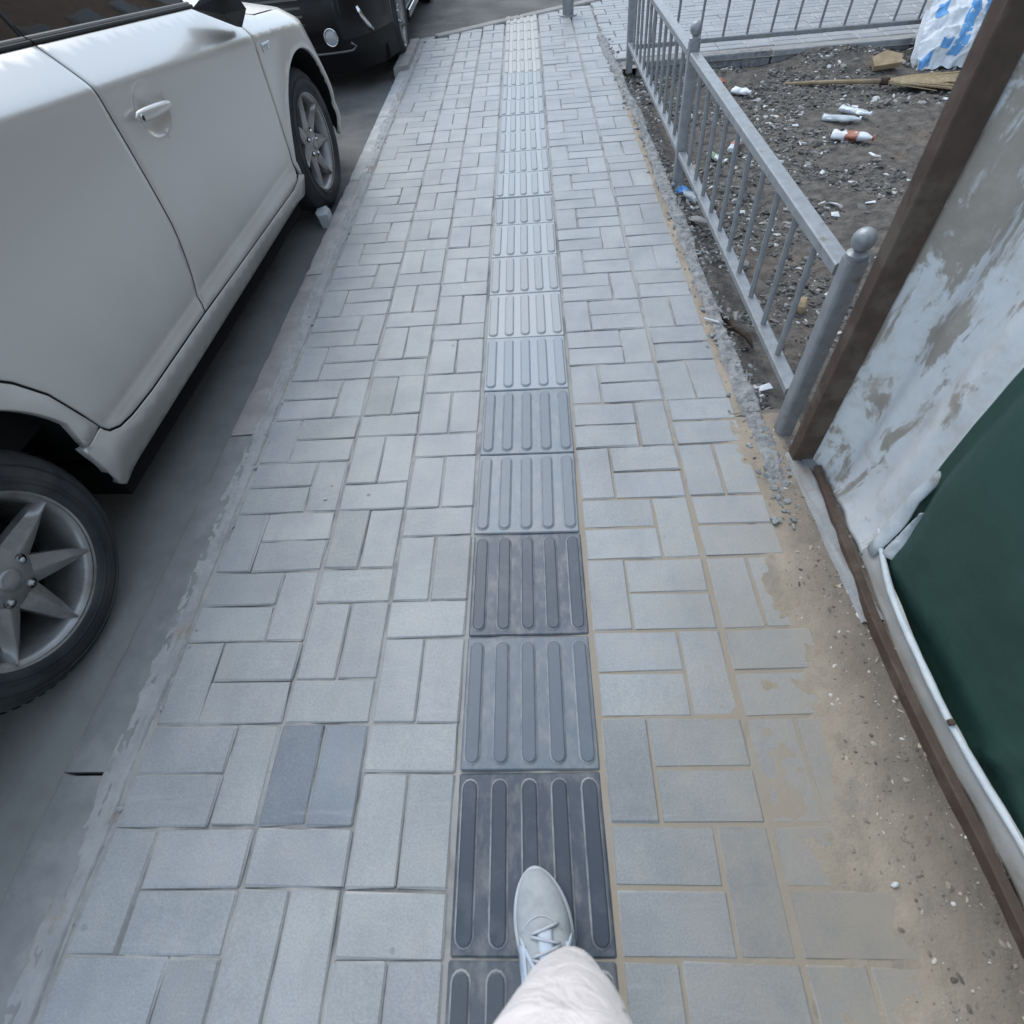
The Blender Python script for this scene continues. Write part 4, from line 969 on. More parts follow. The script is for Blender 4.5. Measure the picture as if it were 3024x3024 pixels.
# wheels: tyre, seven-spoke alloy rim, five nuts, cap
def make_wheel(parent, x, y, z, r=0.305, side_=1, rot=R(13), steer=0.0, name='wheel', mats=None, spokes=7):
    we = empty(name, (x, y, z)); we.parent = parent; we.rotation_euler = (0, 0, steer)
    s_ = side_
    t = MB(); rr = 0.205*r/0.305
    prof = [(rr-0.006, -0.012), (rr, 0.000), (rr+0.012, 0.006), (rr+0.045, 0.010), (r-0.032, 0.003), (r-0.016, -0.010), (r-0.005, -0.024), (r, -0.045), (r+0.001, -0.10), (r, -0.155), (r-0.012, -0.185), (rr+0.02, -0.20), (rr-0.01, -0.185)]
    t.lathe([(a, b_*s_) for a, b_ in prof], 72, axis='X'); 
    for rg in (rr+0.020, rr+0.032, rr+0.060): t.lathe([(rg-.0012, 0.0072*s_ if rg < rr+.05 else .006*s_), (rg, 0.0105*s_), (rg+.0012, 0.0072*s_ if rg < rr+.05 else .006*s_)], 72, axis='X')
    tyo = t.build('tyre', MAT['tyre'], we, smooth='all')
    gv = MB()
    for i_ in range(64):
        a_ = i_*2*math.pi/64; ca_, sa_ = math.cos(a_), math.sin(a_)
        gv.add([(-(.030+dx)*s_, (r+dr)*math.cos(a_+da), (r+dr)*math.sin(a_+da)) for dx, da, dr in ((0, 0, .0015), (.055, .025, .0022), (.055, .085, .0022), (0, .060, .0015))], [(0, 1, 2, 3)])
    gv.build('tread', MAT['tyre'], tyo, fix=False)
    rim = MB(); rim.lathe([(rr-0.004, -0.002*s_), (rr+0.001, 0.001*s_), (rr+0.001, -0.003*s_), (rr-0.010, -0.012*s_), (rr-0.016, -0.020*s_), (rr-0.022, -0.16*s_)], 64, axis='X')
    # spokes: tapered, ridged
    for i in range(spokes):
        a = rot+i*2*math.pi/spokes
        def P(rad, off, xx): 
            return (xx*s_, rad*math.cos(a)-off*math.sin(a), rad*math.sin(a)+off*math.cos(a))
        R0, R1 = 0.045, rr-0.008
        st = []
        for t_ in lin(0, 1, 7):
            rad = R0+(R1-R0)*t_; wd = 0.033*(1-t_)**0.8+0.0085
            xx = -0.030+0.020*t_**0.8
            st.append([P(rad, -wd, xx-0.030), P(rad, -wd*0.96, xx-0.010), P(rad, -wd*0.12, xx+0.004), P(rad, wd*0.12, xx+0.004), P(rad, wd*0.96, xx-0.010), P(rad, wd, xx-0.030)])
        vs = [q for k_ in st for q in k_]
        rim.add(vs, [(i2*6+j, i2*6+j+1, (i2+1)*6+j+1, (i2+1)*6+j) for i2 in range(6) for j in range(5)])
    rim.lathe([(0.028, -0.016*s_), (0.060, -0.022*s_), (0.078, -0.034*s_), (0.082, -0.07*s_)], 40, axis='X')
    rim.build('rim', MAT['alloy'], we, smooth=True)
    cp = MB(); cp.lathe([(0.0, -0.006*s_), (0.012, -0.0065*s_), (0.022, -0.009*s_), (0.028, -0.014*s_), (0.029, -0.025*s_)], 28, axis='X'); cp.build('hub_cap', MAT['alloy'], we, smooth='all')
    for i in range(5):
        a = R(4)+i*R(72); m_ = MB()
        m_.lathe([(0.0135, -0.0195*s_), (0.0125, -0.030*s_), (0.0, -0.031*s_)], 14, (0, 0.053*math.cos(a), 0.053*math.sin(a)), axis='X'); m_.build('nut_recess', MAT['underbody'], we)
        m_ = MB(); m_.lathe([(0.0, -0.015*s_), (0.0065, -0.016*s_), (0.0085, -0.020*s_), (0.0085, -0.028*s_)], 6, (0.001*s_, 0.053*math.cos(a), 0.053*math.sin(a)), axis='X'); m_.build('wheel_nut', MAT['chrome'], we)
    d = MB(); d.lathe([(0.0, -0.075*s_), (0.135, -0.075*s_), (0.138, -0.09*s_)], 40, axis='X'); d.build('brake_disc', MAT['underbody'], we)
    d = MB(); d.lathe([(0.0, -0.17*s_), (rr-0.02, -0.17*s_)], 40, axis='X'); d.build('wheel_back', MAT['underbody'], we)
    return we
make_wheel(CAR, 0.0, 0.0, 0.305)
make_wheel(CAR, 0.012, FA[0]+0.01, 0.305, rot=R(40), steer=R(-1.0))
make_wheel(CAR, -1.62, 0.0, 0.305, side_=-1); make_wheel(CAR, -1.62, FA[0]+0.01, 0.305, side_=-1)

# ================================================================== BLACK CAR AHEAD (nose towards us)
K = empty('black_car', (-1.86, 5.12, RZ+0.005)); K.rotation_euler = (0, 0, R(0.5))
tag(K, 'black car parked nose first at the kerb ahead of the silver car', 'car')
KW = 0.86
def kplan(x):   # front face depth at lateral x (0 at centre)
    u = abs(x)/KW; return 0.10*u**2+0.34*max(0, u-0.62)**2/0.1444+0.25*max(0, u-0.9)/0.1*0.3
def kf(x, z):
    bulge = 0.03*math.sin(min(1, max(0, (z-.20)/.45))*math.pi)
    return (x, kplan(x)-bulge+0.22*max(0, z-0.62)+0.05*max(0, .26-z)/.1, z)
xsK = lin(-KW, KW, 45)
m = MB(); m.grid(kf, xsK, lin(.14, .34, 9)); m.build('lower_bumper', MAT['blackplastic'], K, smooth='all')
m = MB(); m.grid(lambda x, z: tuple(Vector(kf(x, z))+Vector((0, -.008, 0))), xsK, lin(.34, .72, 12)); m.build('front_bumper', MAT['blackpaint'], K, smooth='all')
m = MB(); m.grid(lambda x, z: tuple(Vector(kf(x, z))+Vector((0, 0, 0))), xsK, lin(.72, .86, 5)); m.build('bonnet_edge', MAT['blackpaint'], K, smooth='all')
m = MB(); m.grid(lambda u, v: (u*(0.74+.06*v), 0.22+v*0.95, 0.86+0.16*v**.7+0.03*(1-u*u)), lin(-1, 1, 15), lin(0, 1, 12)); m.build('bonnet', MAT['blackpaint'], K, smooth='all', fix=False)
m = MB(); m.grid(lambda u, v: (u*(0.70-.12*v), 1.17+v*0.75, 1.02+0.48*v), lin(-1, 1, 9), lin(0, 1, 6)); m.build('windscreen', MAT['carglass'], K, smooth='all', fix=False)
m = MB(); m.grid(lambda u, v: (u*0.58, 1.92+v*1.5, 1.50+.04*(1-u*u)), lin(-1, 1, 9), lin(0, 1, 6)); m.build('roof', MAT['blackpaint'], K, smooth='all', fix=False)
for s_ in (1, -1):
    def sidek(y, z):
        return (s_*(KW-0.012+0.0*z-0.16*max(0, z-.95)), y, z)
    outl = [(0.45, .26), (0.50, .80), (1.1, .98), (4.1, 1.0), (4.15, .3), (3.98, .25)]
    ar = lambda cy: [(cy-0.36*math.cos(t_), .31+.36*math.sin(t_)) for t_ in lin(R(170), R(10), 18)]
    poly = [(0.48, .28), (0.57, .30)]+ar(0.93)[::-1]+[(1.30, .22), (2.9, .22)]+ar(3.33)[::-1]+[(3.75, .25), (4.05, .3), (4.05, .98), (1.1, .98), (0.45, .80)]
    panel_mb(poly, lambda a, c: sidek(a, c), 0.12).build('body_side', MAT['blackpaint'], K, smooth='all')
    pg = [(1.25, 1.0), (3.6, 1.0), (3.3, 1.45), (1.95, 1.47)]
    panel_mb(pg, lambda a, c: (s_*(KW-.06-.4*(c-1.0)), a, c), 0.2).build('window', MAT['carglass'], K, smooth='all')
    m = MB(); m.sqtube((s_*(KW+0.004), 1.32, .235), (s_*(KW+0.004), 2.93, .235), .014, .055); m.build('sill_trim', MAT['chrome'] if s_ == 1 else MAT['trim'], K)
    # corner lamp: slim upright chrome-edged lens, and round fog lamp
    lx = s_*0.70
    m = MB(); m.tube([tuple(Vector(kf(lx-s_*0.015, .50))+Vector((0, -.012, 0))), tuple(Vector(kf(lx, .45))+Vector((0, -.014, 0))), tuple(Vector(kf(lx+s_*.025, .40))+Vector((0, -.014, 0))), tuple(Vector(kf(lx+s_*.05, .355))+Vector((0, -.012, 0)))], [.010, .017, .019, .014], 12)
    m.build('corner_lamp', MAT['chrome'], K, smooth='all')
    fx = s_*0.475; fp = Vector(kf(fx, .365))
    fe = MB(); fe.lathe([(0.052, -0.020), (0.048, -0.026), (0.044, -0.016), (0.036, 0.006), (0.0, 0.016)], 32, fp, axis='Y'); fl_ = fe.build('fog_lamp', MAT['chrome'], K, smooth='all')
    fe = MB(); fe.lathe([(0.0, -0.026), (0.03, -0.022), (0.043, -0.014)], 28, fp, axis='Y'); fe.build('lens', MAT['lens'], fl_, smooth='all')
    m = MB(); xa = lin(s_*0.10, s_*0.60, 14)
    m.tube([tuple(Vector(kf(x, .275))+Vector((0, -.006, 0))) for x in xa]+[tuple(Vector(kf(s_*.63, .295))+Vector((0, -.006, 0))), tuple(Vector(kf(s_*.60, .318))+Vector((0, -.006, 0)))], .0075, 8); m.build('bumper_moulding', MAT['trim'], K, smooth='all')
    m = MB(); m.box(s_*.60, kplan(.6)+.03, .70, .34, .05, .13, bev=.02); m.build('headlight', MAT['lens'], K, smooth=True)
m = MB()
for i in range(6): m.box(0, -0.025+.01, .40+i*.045, .62, .02, .012)
m.build('grille', MAT['trim'], K)
m = MB(); m.box(0, 2.2, .52, 1.60, 3.5, .50); m.box(0, 2.15, .19, 1.62, 3.6, .10); m.build('underbody', MAT['underbody'], K)
for s_ in (1, -1):
    for yy in (0.93, 3.33): make_wheel(K, s_*(KW-0.005), yy, .305, side_=s_, rot=R(20))

# ================================================================== BOLLARD
BL = empty('bollard', (0.444, 6.82, 0)); tag(BL, 'grey steel bollard at the street corner', 'bollard')
m = MB(); m.tube([(0, 0, -0.02), (0, 0, 0.78)], 0.052, 24); m.build('tube', MAT['galv'], BL, smooth=True)
m = MB(); m.lathe([(0.0, .845), (.03, .838), (.048, .815), (.056, .785), (.056, .775)], 24, axis='Z'); m.build('cap', MAT['galv'], BL, smooth='all')
m = MB(); m.lathe([(0.052, .010), (.085, .008), (.088, -.004)], 24, axis='Z'); m.build('base_plate', MAT['galv'], BL, smooth=True)

# ================================================================== LITTER AND SMALL THINGS
def bottle(px, py, pz, az, L_=0.21, r=0.031, label=None, lab_mat=None, body=None, cap=None, tilt=0.03, squash=0.62, text=''):
    e = empty('plastic_bottle', (px, py, pz)); e.rotation_euler = (0, -tilt, az)
    prof = [(0.0, 0.004), (r*.6, 0.0), (r*.96, .006), (r, .02), (r*.95, .05), (r, .07), (r*.93, L_*.45), (r, L_*.55), (r*.97, L_*.68), (r*.80, L_*.78), (r*.45, L_*.88), (.013, L_*.92), (.013, L_*.95)]
    m_ = MB(); m_.lathe(prof, 20, axis='X')
    m_.v = [(x, y*(1+.35*nz(x*34, px*9, z*30)), (z*squash*(1+.55*nz(x*30, 5+px, y*35)))+r*squash) for x, y, z in m_.v]; m_.build('body', body or MAT['clear'], e, smooth='all')
    m_ = MB(); m_.lathe([(.0, L_*.99), (.015, L_*.985), (.0155, L_*.93), (0.0, L_*.925)], 16, axis='X'); m_.v = [(x, y, z+r*squash) for x, y, z in m_.v]; m_.build('cap', cap or MAT['whiteplastic'], e, smooth=True)
    if lab_mat:
        m_ = MB(); m_.lathe([(r*1.02, L_*.32), (r*1.02, L_*.45), (r*1.03, L_*.60)], 20, axis='X'); m_.v = [(x, y*(1+.35*nz(x*34, px*9, z*30)), (z*squash*(1+.55*nz(x*30, 5+px, y*35)))+r*squash) for x, y, z in m_.v]; m_.build('label', lab_mat, e, smooth='all')
    e.scale = (.88, .88, .88); tag(e, text, 'bottle', 'plastic bottles littering the dirt'); return e
def dz(x, y): return dirt_h(x, y)
bottle(0.792, 3.10, -0.045, math.atan2(-.20, .10), .215, .034, lab_mat=MAT['bluelabel'], text='crushed plastic bottle with a blue label lying at the foot of the middle fence post', tilt=-.02)
bottle(1.86, 3.98, dz(1.9, 3.95)+.005, math.atan2(-.13, .25), .25, .030, text='left one of two clear plastic bottles lying side by side on the dirt')
bottle(2.00, 4.08, dz(2.05, 4.0)+.005, math.atan2(-.22, .16), .24, .030, text='clear plastic bottle nearest the broom, right of the two clear ones')
bottle(1.80, 3.66, dz(1.9, 3.6)+.005, math.atan2(-.14, .24), .26, .040, lab_mat=MAT['redlabel'], cap=MAT['redlabel'], body=MAT['whiteplastic'], text='milky plastic bottle with a red-brown label and red cap on open dirt')
bottle(1.20, 3.55, dz(1.2, 3.5)+.004, math.atan2(.2, .12), .20, .030, lab_mat=MAT['redlabel'], text='small bottle with a red-brown label behind the fence near the middle post')
bottle(1.08, 3.55, dz(1.08, 3.5)+.004, math.atan2(-.2, .05), .17, .026, lab_mat=MAT['greenlabel'], cap=MAT['whiteplastic'], text='small bottle with a green label behind the fence beside the middle post')
bottle(1.44, 4.52, dz(1.45, 4.45)+.004, math.atan2(-.15, .14), .16, .036, body=MAT['whiteplastic'], text='white plastic bottle showing just past the fence top rail')
# broom
br = empty('broom', (2.40, 4.42, dz(2.4, 4.42)+.03)); br.rotation_euler = (0, 0, R(-14)); tag(br, 'straw broom with a wooden handle lying across the dirt', 'broom')
m = MB(); m.tube([(-0.62, .0, -0.005), (-.3, .006, 0.004), (0.06, 0, .008)], [.011, .012, .013], 10); m.build('handle', MAT['wood'], br, smooth='all')
m = MB(); m.tube([(-0.03, 0, .008), (0.02, 0, .008)], .021, 10); m.build('binding', MAT['darkwood'], br, smooth='all')
m = MB(); rr = random.Random(3)
for i in range(260):
    a = rr.gauss(0, .34); zz = rr.uniform(-.9, .9); L_ = rr.uniform(.36, .48)*(1 if abs(a) < .5 else .8)
    p1 = (0.02+.10*math.cos(a), .05*math.sin(a)*1.5, .012+.012*zz); p2 = (0.02+L_*math.cos(a*.55), L_*math.sin(a)*.55, .010+.024*zz)
    m.tube([(0.0, .012*math.sin(a*3), .008+.008*zz), p1, p2], [.004, .0042, .0025], 4)
m.build('straw_head', MAT['straw'], br)
# printed sack slumped against the far fence
sk = empty('sack', (2.86, 4.74, -0.075)); tag(sk, 'white woven sack with blue print leaning on the far fence beside the rusty post', 'sack')
def sackp(u, v, off=0.0):   # u across 0..1, v up 0..1
    w_ = 0.36+0.06*math.sin(v*3.1)
    bx = (u-0.35)*w_*1.25 + 0.13*v + 0.012*nz(u*5, v*5, 1)
    t_ = max(0, 1-abs(u*2-1)**2.4)*max(0.05, 1-abs(v*2-1)**3)
    y = -0.06 + 0.40*v - off*0.8 - 0.05*t_ + 0.030*fbm(u*5, v*6, 2, 4)
    z = 0.015+0.34*v**0.9 + off + 0.075*t_ + 0.034*fbm(u*6, v*7, 7, 4)
    return (bx, y, z)
m = MB(); m.grid(lambda u, v: sackp(u, v), lin(0, 1, 44), lin(0, 1, 50)); m.grid(lambda u, v: (sackp(u, v)[0], sackp(u, v)[1]+.05, sackp(u, v)[2]-.07), lin(0, 1, 8), lin(0, 1, 8)); 
so_ = m.build('sack_body', MAT['sack'], sk, smooth='all', fix=False)
m = MB()
for (u0, u1, v0, v1, shx) in ((.42, .60, .10, .92, .28), (.74, .90, .18, .88, .22), (.10, .22, .62, .84, .05), (.02, .20, .03, .17, .03), (.24, .40, .18, .27, 0.0)):
    m.grid(lambda u, v: sackp(min(.99, max(.01, u0+(u1-u0)*u+shx*v*(v1-v0)*.6)), v0+(v1-v0)*v, .003), lin(0, 1, 7), lin(0, 1, 14))
m.build('blue_print', MAT['sackblue'], sk, smooth='all', fix=False)
m = MB(); m.tube([(0.10, 0.33, .34), (0.16, .37, .37), (0.20, .36, .42)], [.035, .03, .045], 10); m.build('tied_neck', MAT['sack'], sk, smooth='all'); sk.scale = (.86, .86, .86)
# broken board, red rag, wrapper, twig, stick, flat stone, block at the tyre
b = MB(); b.prism([(-.10, -.03), (.06, -.09), (.11, -.02), (.05, .07), (-.06, .06)], 0, .03); o = b.build('broken_board', MAT['wood']); o.location = (2.50, 4.72, dz(2.5, 4.72)+.02); o.rotation_euler = (R(14), R(-10), .3)
tag(o, 'broken brown board on the dirt left of the sack', 'board')
b = MB(); b.grid(lambda u, v: (u*.20, v*.07+.03*math.sin(u*5), .02*nz(u*6, v*3)+.015), lin(0, 1, 14), lin(0, 1, 5)); o = b.build('red_rag', MAT['redlabel'], smooth='all', fix=False); o.location = (1.24, 4.72, dz(1.3, 4.7)+.02); o.rotation_euler = (0, 0, R(-38)); md = o.modifiers.new('t', 'SOLIDIFY'); md.thickness = .004
tag(o, 'faded red rag on the dirt just past the fence top rail', 'rag')
b = MB(); b.grid(lambda u, v: (u*.09, v*.05, .012*nz(u*4, v*5, 3)+.012), lin(0, 1, 12), lin(0, 1, 8)); o = b.build('food_wrapper', MAT['straw'], smooth='all', fix=False); o.location = (0.85, 3.22, -.005); o.rotation_euler = (0, 0, R(-15)); md = o.modifiers.new('t', 'SOLIDIFY'); md.thickness = .001
tag(o, 'crumpled tan food wrapper beside the blue-label bottle', 'wrapper')
b = MB(); b.tube([(0, 0, .012), (.03, -.045, .018), (.045, -.09, .012), (.075, -.15, .016), (.08, -.21, .01)], [.010, .013, .010, .012, .004], 7); b.tube([(.045, -.09, .012), (.0, -.10, .02), (-.045, -.085, .012)], [.009, .007, .003], 6)
o = b.build('dead_branch', MAT['darkwood'], smooth='all'); o.location = (.755, 1.92, -.03); tag(o, 'dark dead branch on the dirt under the fence bottom rail', 'branch')
b = MB(); b.tube([(0, 0, 0), (.045, -.035, .004)], .0035, 6); o = b.build('white_stick', MAT['whiteplastic']); o.location = (.685, 1.86, .012); tag(o, 'small white plastic stick beside the dead branch', 'stick')
def stone(name, x, y, z, s, mat, label, cat='stone', rz=0, fl=.5, seed=1):
    rr = random.Random(seed); bm = bmesh.new(); bmesh.ops.create_icosphere(bm, subdivisions=2, radius=1)
    for v in bm.verts: v.co = Vector((v.co.x*s, v.co.y*s*.55, v.co.z*s*fl))*(1+.25*nz(v.co.x*1.5+seed, v.co.y*1.5, v.co.z*1.5))
    me = bpy.data.meshes.new(name); bm.to_mesh(me); bm.free(); o = link_mesh(name, me, mat); o.location = (x, y, z); o.rotation_euler = (0, 0, rz); tag(o, label, cat); return o
stone('flat_stone', .835, 2.70, -.02, .045, MAT['kerb_light'], 'pale flat stone on the dirt between fence and paving', rz=R(-35), fl=.25, seed=2)
stone('stone', 1.30, 1.80, dz(1.3, 1.8)+.02, .055, MAT['kerb_light'], 'pale lump of plaster behind the fence near the ball-topped post', rz=.4, fl=.7, seed=5)
stone('stone', 1.12, 2.02, dz(1.12, 2.02)+.015, .045, MAT['wood'], 'brown broken brick behind the railing', rz=1.2, fl=.7, seed=6)
stone('pebble', .665, .115, sand_h(.665, .115)+.003, .0075, MAT['block'], 'white pebble on the sand near the hoarding', rz=.4, fl=.7, seed=8)
stone('pebble', -.62, 1.06, .002, .006, MAT['block'], 'tiny white pebble on the pavers left of the tactile strip', fl=.6, seed=9)
b = MB(); b.prism([(-.03, -.035), (.02, -.045), (.038, .0), (.02, .045), (-.03, .04), (-.042, .0)], 0, .075)
o = b.build('white_block', MAT['block']); o.location = (-1.068, 3.02, RZ); o.rotation_euler = (R(5), R(-7), .25); tag(o, 'broken white block wedged between the front tyre and the kerb', 'block')
# specks of litter in the dirt
rr = random.Random(21); m = MB()
for i in range(170):
    x, y, z = dpos(rr); s_ = .005+.022*rr.random()**2.5; a = rr.uniform(0, 6.3)
    d1 = Vector((math.cos(a), math.sin(a), rr.uniform(-.2, .2)))*s_; d2 = Vector((-math.sin(a), math.cos(a), rr.uniform(-.3, .3)))*s_*rr.uniform(.2, .6); c_ = Vector((x, y, z+.010))
    m.add([c_-d1-d2, c_+d1-d2, c_+d1*.8+d2+Vector((0, 0, .006)), c_-d1*.9+d2, c_-d1-d2-Vector((0, 0, .003)), c_+d1-d2-Vector((0, 0, .003)), c_+d1*.8+d2, c_-d1*.9+d2-Vector((0, 0, .003))], [(0, 1, 2, 3), (7, 6, 5, 4), (0, 4, 5, 1), (1, 5, 6, 2), (2, 6, 7, 3), (3, 7, 4, 0)])
tag(m.build('litter_scraps', MAT['whiteplastic'], fix=False), 'scraps of pale paper and plastic in the dirt', 'litter', kind='stuff')

# ================================================================== PERSON (the walker's leg and shoe)
PE = empty('person', (0.03, -0.10, 0)); tag(PE, 'person in off-white trousers stepping forward in a pale grey sneaker', 'person')
def loft(rings, closed=True, seg=28):
    # rings: (centre, rx, ry, axis direction); ring lies in the plane perpendicular to the axis, x kept lateral
    m_ = MB(); out_ = []
    for (c_, rx, ry, d) in rings:
        c_ = Vector(c_); d = Vector(d).normalized(); u = Vector((1, 0, 0)); u = (u-d*u.dot(d)).normalized(); v = d.cross(u)
        out_.append([(c_+u*math.cos(q)*rx+v*math.sin(q)*ry) for q in lin(0, 2*math.pi*(seg-1)/seg, seg)])
    vs = [p for r in out_ for p in r]; n = len(rings)
    fs = [(i*seg+j, i*seg+(j+1) % seg, (i+1)*seg+(j+1) % seg, (i+1)*seg+j) for i in range(n-1) for j in range(seg)]
    if closed: fs += [tuple(reversed(range(seg))), tuple((n-1)*seg+j for j in range(seg))]
    m_.add(vs, fs); return m_
def smooth_path(keys, n):
    out_ = []
    for i in range(n):
        t_ = i/(n-1)*(len(keys)-1); k_ = min(len(keys)-2, int(t_)); f_ = t_-k_
        def g_(idx, j): return keys[max(0, min(len(keys)-1, idx))][j]
        r_ = []
        for j in range(5):
            p0, p1, p2, p3 = g_(k_-1, j), g_(k_, j), g_(k_+1, j), g_(k_+2, j)
            r_.append(.5*((2*p1)+(-p0+p2)*f_+(2*p0-5*p1+4*p2-p3)*f_*f_+(-p0+3*p1-3*p2+p3)*f_**3))
        out_.append(r_)
    return out_
def leg(keys, seedv):
    P = smooth_path(keys, 80); rings = []
    for i, (x, y, z, rx, ry) in enumerate(P):
        a, b_ = P[max(0, i-1)], P[min(79, i+1)]; d = Vector(b_[:3])-Vector(a[:3]); rings.append(((x, y, z), rx, ry, d))
    m_ = loft(rings, True, 40)
    nv = []
    for v in m_.v:
        V = Vector(v); s_ = 0.008*noise.fractal(Vector((V.x*10+V.z*4, V.y*9, V.z*15+seedv)), 1.0, 2.0, 3)+0.004*math.sin(V.z*60+V.x*25+3*nz(V.x*8, V.y*8, seedv))*max(0, nz(V.x*6, V.y*6, V.z*5+seedv))
        c_ = min(P, key=lambda p: (p[0]-V.x)**2+(p[1]-V.y)**2+(p[2]-V.z)**2); dr = (V-Vector(c_[:3])); 
        if dr.length > 0: V = V+dr.normalized()*s_
        nv.append(tuple(V))
    m_.v = nv; return m_
legs = MB()
off = Vector((0.03, -0.10, 0))
front = [(0.040, -0.075, 0.125, .058, .068), (0.045, -0.062, 0.20, .060, .068), (0.052, -0.045, 0.32, .062, .072), (0.056, -0.030, 0.44, .061, .078), (0.052, -0.040, 0.530, .078, .080), (0.048, -0.090, 0.62, .098, .094), (0.066, -0.20, 0.72, .094, .10), (0.075, -0.32, 0.84, .102, .11), (0.06, -0.42, 0.94, .12, .12)]
back = [(-0.16, -0.80, 0.14, .058, .068), (-0.155, -0.74, 0.24, .062, .072), (-0.145, -0.66, 0.36, .064, .076), (-0.13, -0.585, 0.48, .072, .080), (-0.115, -0.53, 0.58, .084, .092), (-0.10, -0.48, 0.70, .094, .10), (-0.09, -0.45, 0.82, .102, .11), (-0.06, -0.43, 0.94, .12, .12)]
for kx, sd_ in ((front, 0), (back, 9)):
    L_ = leg(kx, sd_); legs.add([Vector(v)-off for v in L_.v], L_.f)
hp_ = loft([((0, -.43, .84), .15, .11, (0, .05, 1)), ((0, -.43, .92), .175, .12, (0, .02, 1)), ((0, -.43, 1.0), .165, .115, (0, 0, 1)), ((0, -.43, 1.04), .158, .11, (0, 0, 1))])
legs.add([Vector(v)-off for v in hp_.v], hp_.f)
legs.build('trousers', MAT['trousers'], PE, smooth='all')
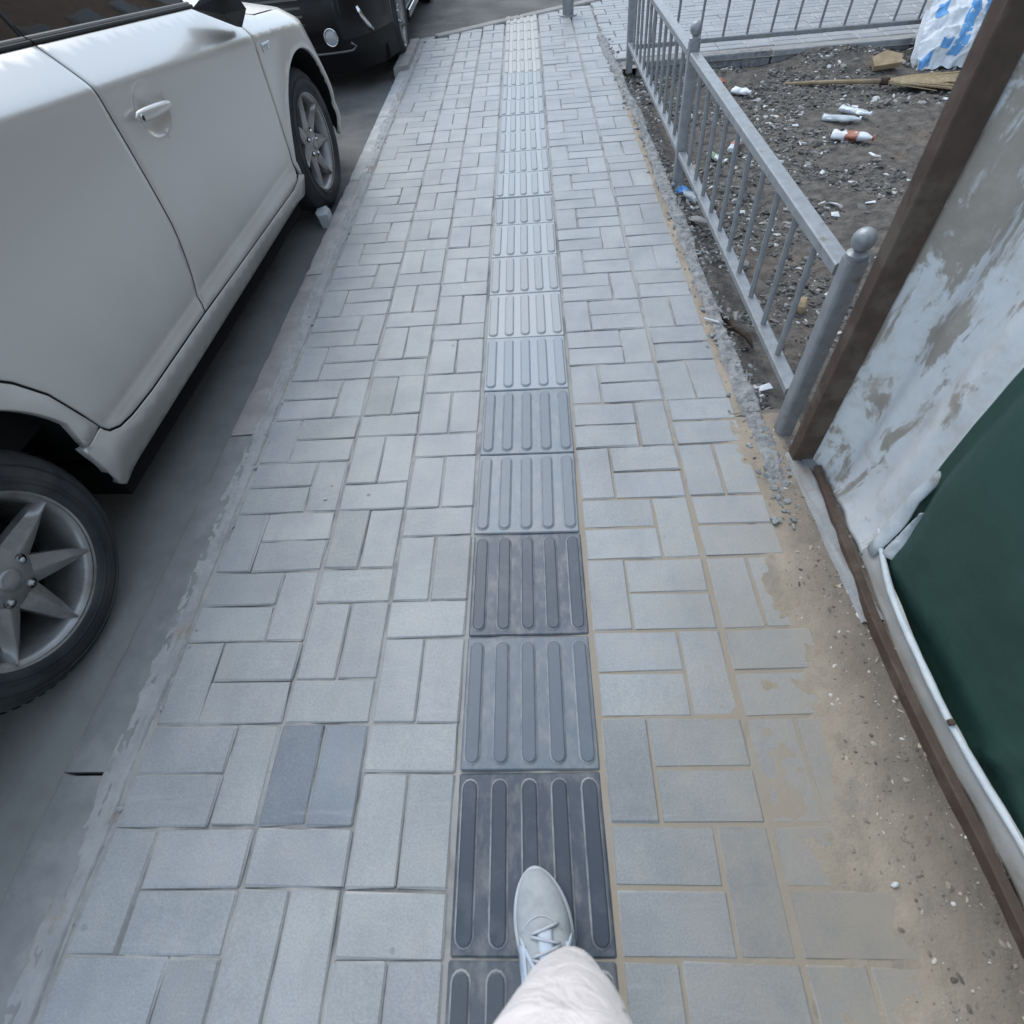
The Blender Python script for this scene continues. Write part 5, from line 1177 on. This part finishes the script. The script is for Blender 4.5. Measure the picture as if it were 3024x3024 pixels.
def shoe(ox, oy, oz, az, pitch=0.0):
    e = empty('shoe', (ox-off.x, oy-off.y, oz)); e.parent = PE; e.rotation_euler = (pitch, 0, az)
    # local: y forward; toe at y=+0.150, heel at -0.135
    def hw(y, L=1.0):   # half widths outline (left,right)
        t_ = (y+0.135)/0.285
        w_ = 0.031+0.0190*math.sin(min(1, max(0, (t_-.15)/.62))*math.pi/2)**1.4
        end = max(0.0, 1-max(0, (t_-.66)/.34)**2.1)**.56; hel = max(0.0, 1-max(0, (.10-t_)/.10)**2)**.5
        return w_*min(end, hel)+0.0004
    ys = [-0.135+0.285*(0.5-0.5*math.cos(math.pi*i/44)) for i in range(45)]
    cxf = lambda y: -0.004+0.010*math.sin((y+.135)/.285*math.pi)
    m_ = MB(); seg = 26; vs = []
    def top(y):
        t_ = (y+0.135)/0.285
        return 0.040+0.030*max(0, min(1, (1-t_)/.5))**1.1 if t_ > .5 else 0.070+0.03*min(1, (.5-t_)/.25)
    for y in ys:
        w_ = hw(y)*1.0; H_ = top(y)*(0.35+0.65*min(1, (hw(y)/.018)))
        for j in range(seg):
            q = 2*math.pi*j/seg; cx_, sz = math.cos(q), math.sin(q)
            zz = 0.026+(H_-0.026)*(abs(sz)**0.85 if sz > 0 else -0.4*abs(sz))
            vs.append((cxf(y)+w_*0.97*abs(cx_)**.85*(1 if cx_ > 0 else -1), y, zz))
    n = len(ys); m_.add(vs, [(i*seg+j, i*seg+(j+1) % seg, (i+1)*seg+(j+1) % seg, (i+1)*seg+j) for i in range(n-1) for j in range(seg)]+[tuple(range(seg)), tuple((n-1)*seg+j for j in reversed(range(seg)))])
    m_.build('upper', MAT['shoe'], e, smooth='all')
    m_ = MB(); vs = []
    pr_ = [(0.93, 0.0), (1.02, 0.004), (1.07, 0.014), (1.06, 0.026), (0.96, 0.031)]
    for y in ys:
        k_ = hw(y)
        ring = [(cxf(y)+k_*a, y+0.004*(1 if y > 0 else -1)*(a-.93)*3*abs(y/.15)**4, z) for a, z in pr_]+[(cxf(y)-k_*a, y+0.004*(1 if y > 0 else -1)*(a-.93)*3*abs(y/.15)**4, z) for a, z in reversed(pr_)]
        vs += ring
    k_ = 10; m_.add(vs, [(i*k_+j, i*k_+(j+1) % k_, (i+1)*k_+(j+1) % k_, (i+1)*k_+j) for i in range(n-1) for j in range(k_)]+[tuple(range(k_)), tuple((n-1)*k_+j for j in reversed(range(k_)))])
    m_.build('sole', MAT['sole'], e, smooth='all')
    # eyestay wings, tongue, laces
    def surf(x, y, lift=0.0015):
        w_ = hw(y)*.97; u = max(-1, min(1, (x-cxf(y))/w_)); H_ = top(y)
        return (x, y, 0.026+(H_-0.026)*max(0.0, 1-abs(u)**2.1)**.45+lift)
    m_ = MB()
    for s_ in (1, -1):
        m_.grid(lambda u, v: surf(cxf(0)+s_*(0.046-0.040*v), 0.052-0.062*v-0.011*u, 0.0042), lin(0, 1, 4), lin(0, 1, 12))
        m_.grid(lambda u, v: surf(cxf(0)+s_*(0.047-0.012*u), 0.040-0.12*v, 0.0028), lin(0, 1, 4), lin(0, 1, 12))
    o_ = m_.build('eyestay', MAT['shoeblue'], e, smooth='all', fix=False); md_ = o_.modifiers.new('t', 'SOLIDIFY'); md_.thickness = .003
    m_ = MB(); m_.grid(lambda u, v: surf(cxf(0)-0.012+u*0.024, 0.060-0.10*v, 0.002+.002*math.sin(u*math.pi)), lin(0, 1, 6), lin(0, 1, 12)); o_ = m_.build('tongue', MAT['shoeblue'], e, smooth='all', fix=False); md_ = o_.modifiers.new('t', 'SOLIDIFY'); md_.thickness = .002
    for i in range(6):
        yy = 0.060-i*0.015; q_ = 0.006*(1 if i % 2 else -1)
        m_ = MB(); m_.tube([surf(cxf(0)-0.025, yy+q_, .0040), surf(cxf(0)-0.012, yy+q_*.5, .0062), surf(cxf(0), yy, .0072), surf(cxf(0)+0.012, yy-q_*.5, .0062), surf(cxf(0)+0.025, yy-q_, .0040)], 0.0024, 7); m_.build('lace', MAT['sole'], e, smooth='all')
    m_ = MB(); m_.tube([surf(-.036+.072*t_, .078-.022*(2*t_-1)**2, .0012) for t_ in lin(0, 1, 15)], .0011, 5); m_.build('toe_seam', MAT['sole'], e, smooth='all')
    # padded collar and heel
    m_ = MB(); m_.tube([(cxf(0)+.030*math.cos(q), -0.075+.052*math.sin(q), 0.098+0.006*math.sin(q)) for q in lin(0, 2*math.pi, 25)], 0.008, 8, cap=False); m_.build('collar', MAT['shoeblue'], e, smooth='all')
    m_ = MB(); m_.tube([(cxf(0), -.072, .07), (cxf(0), -.072, .15), (cxf(0), -.074, .20)], [.030, .034, .038], 16); m_.build('sock', MAT['sock'], e, smooth='all')
    return e
shoe(0.024, -0.012, 0.006, R(5))
shoe(-0.165, -0.735, 0.03, R(4), R(-20))
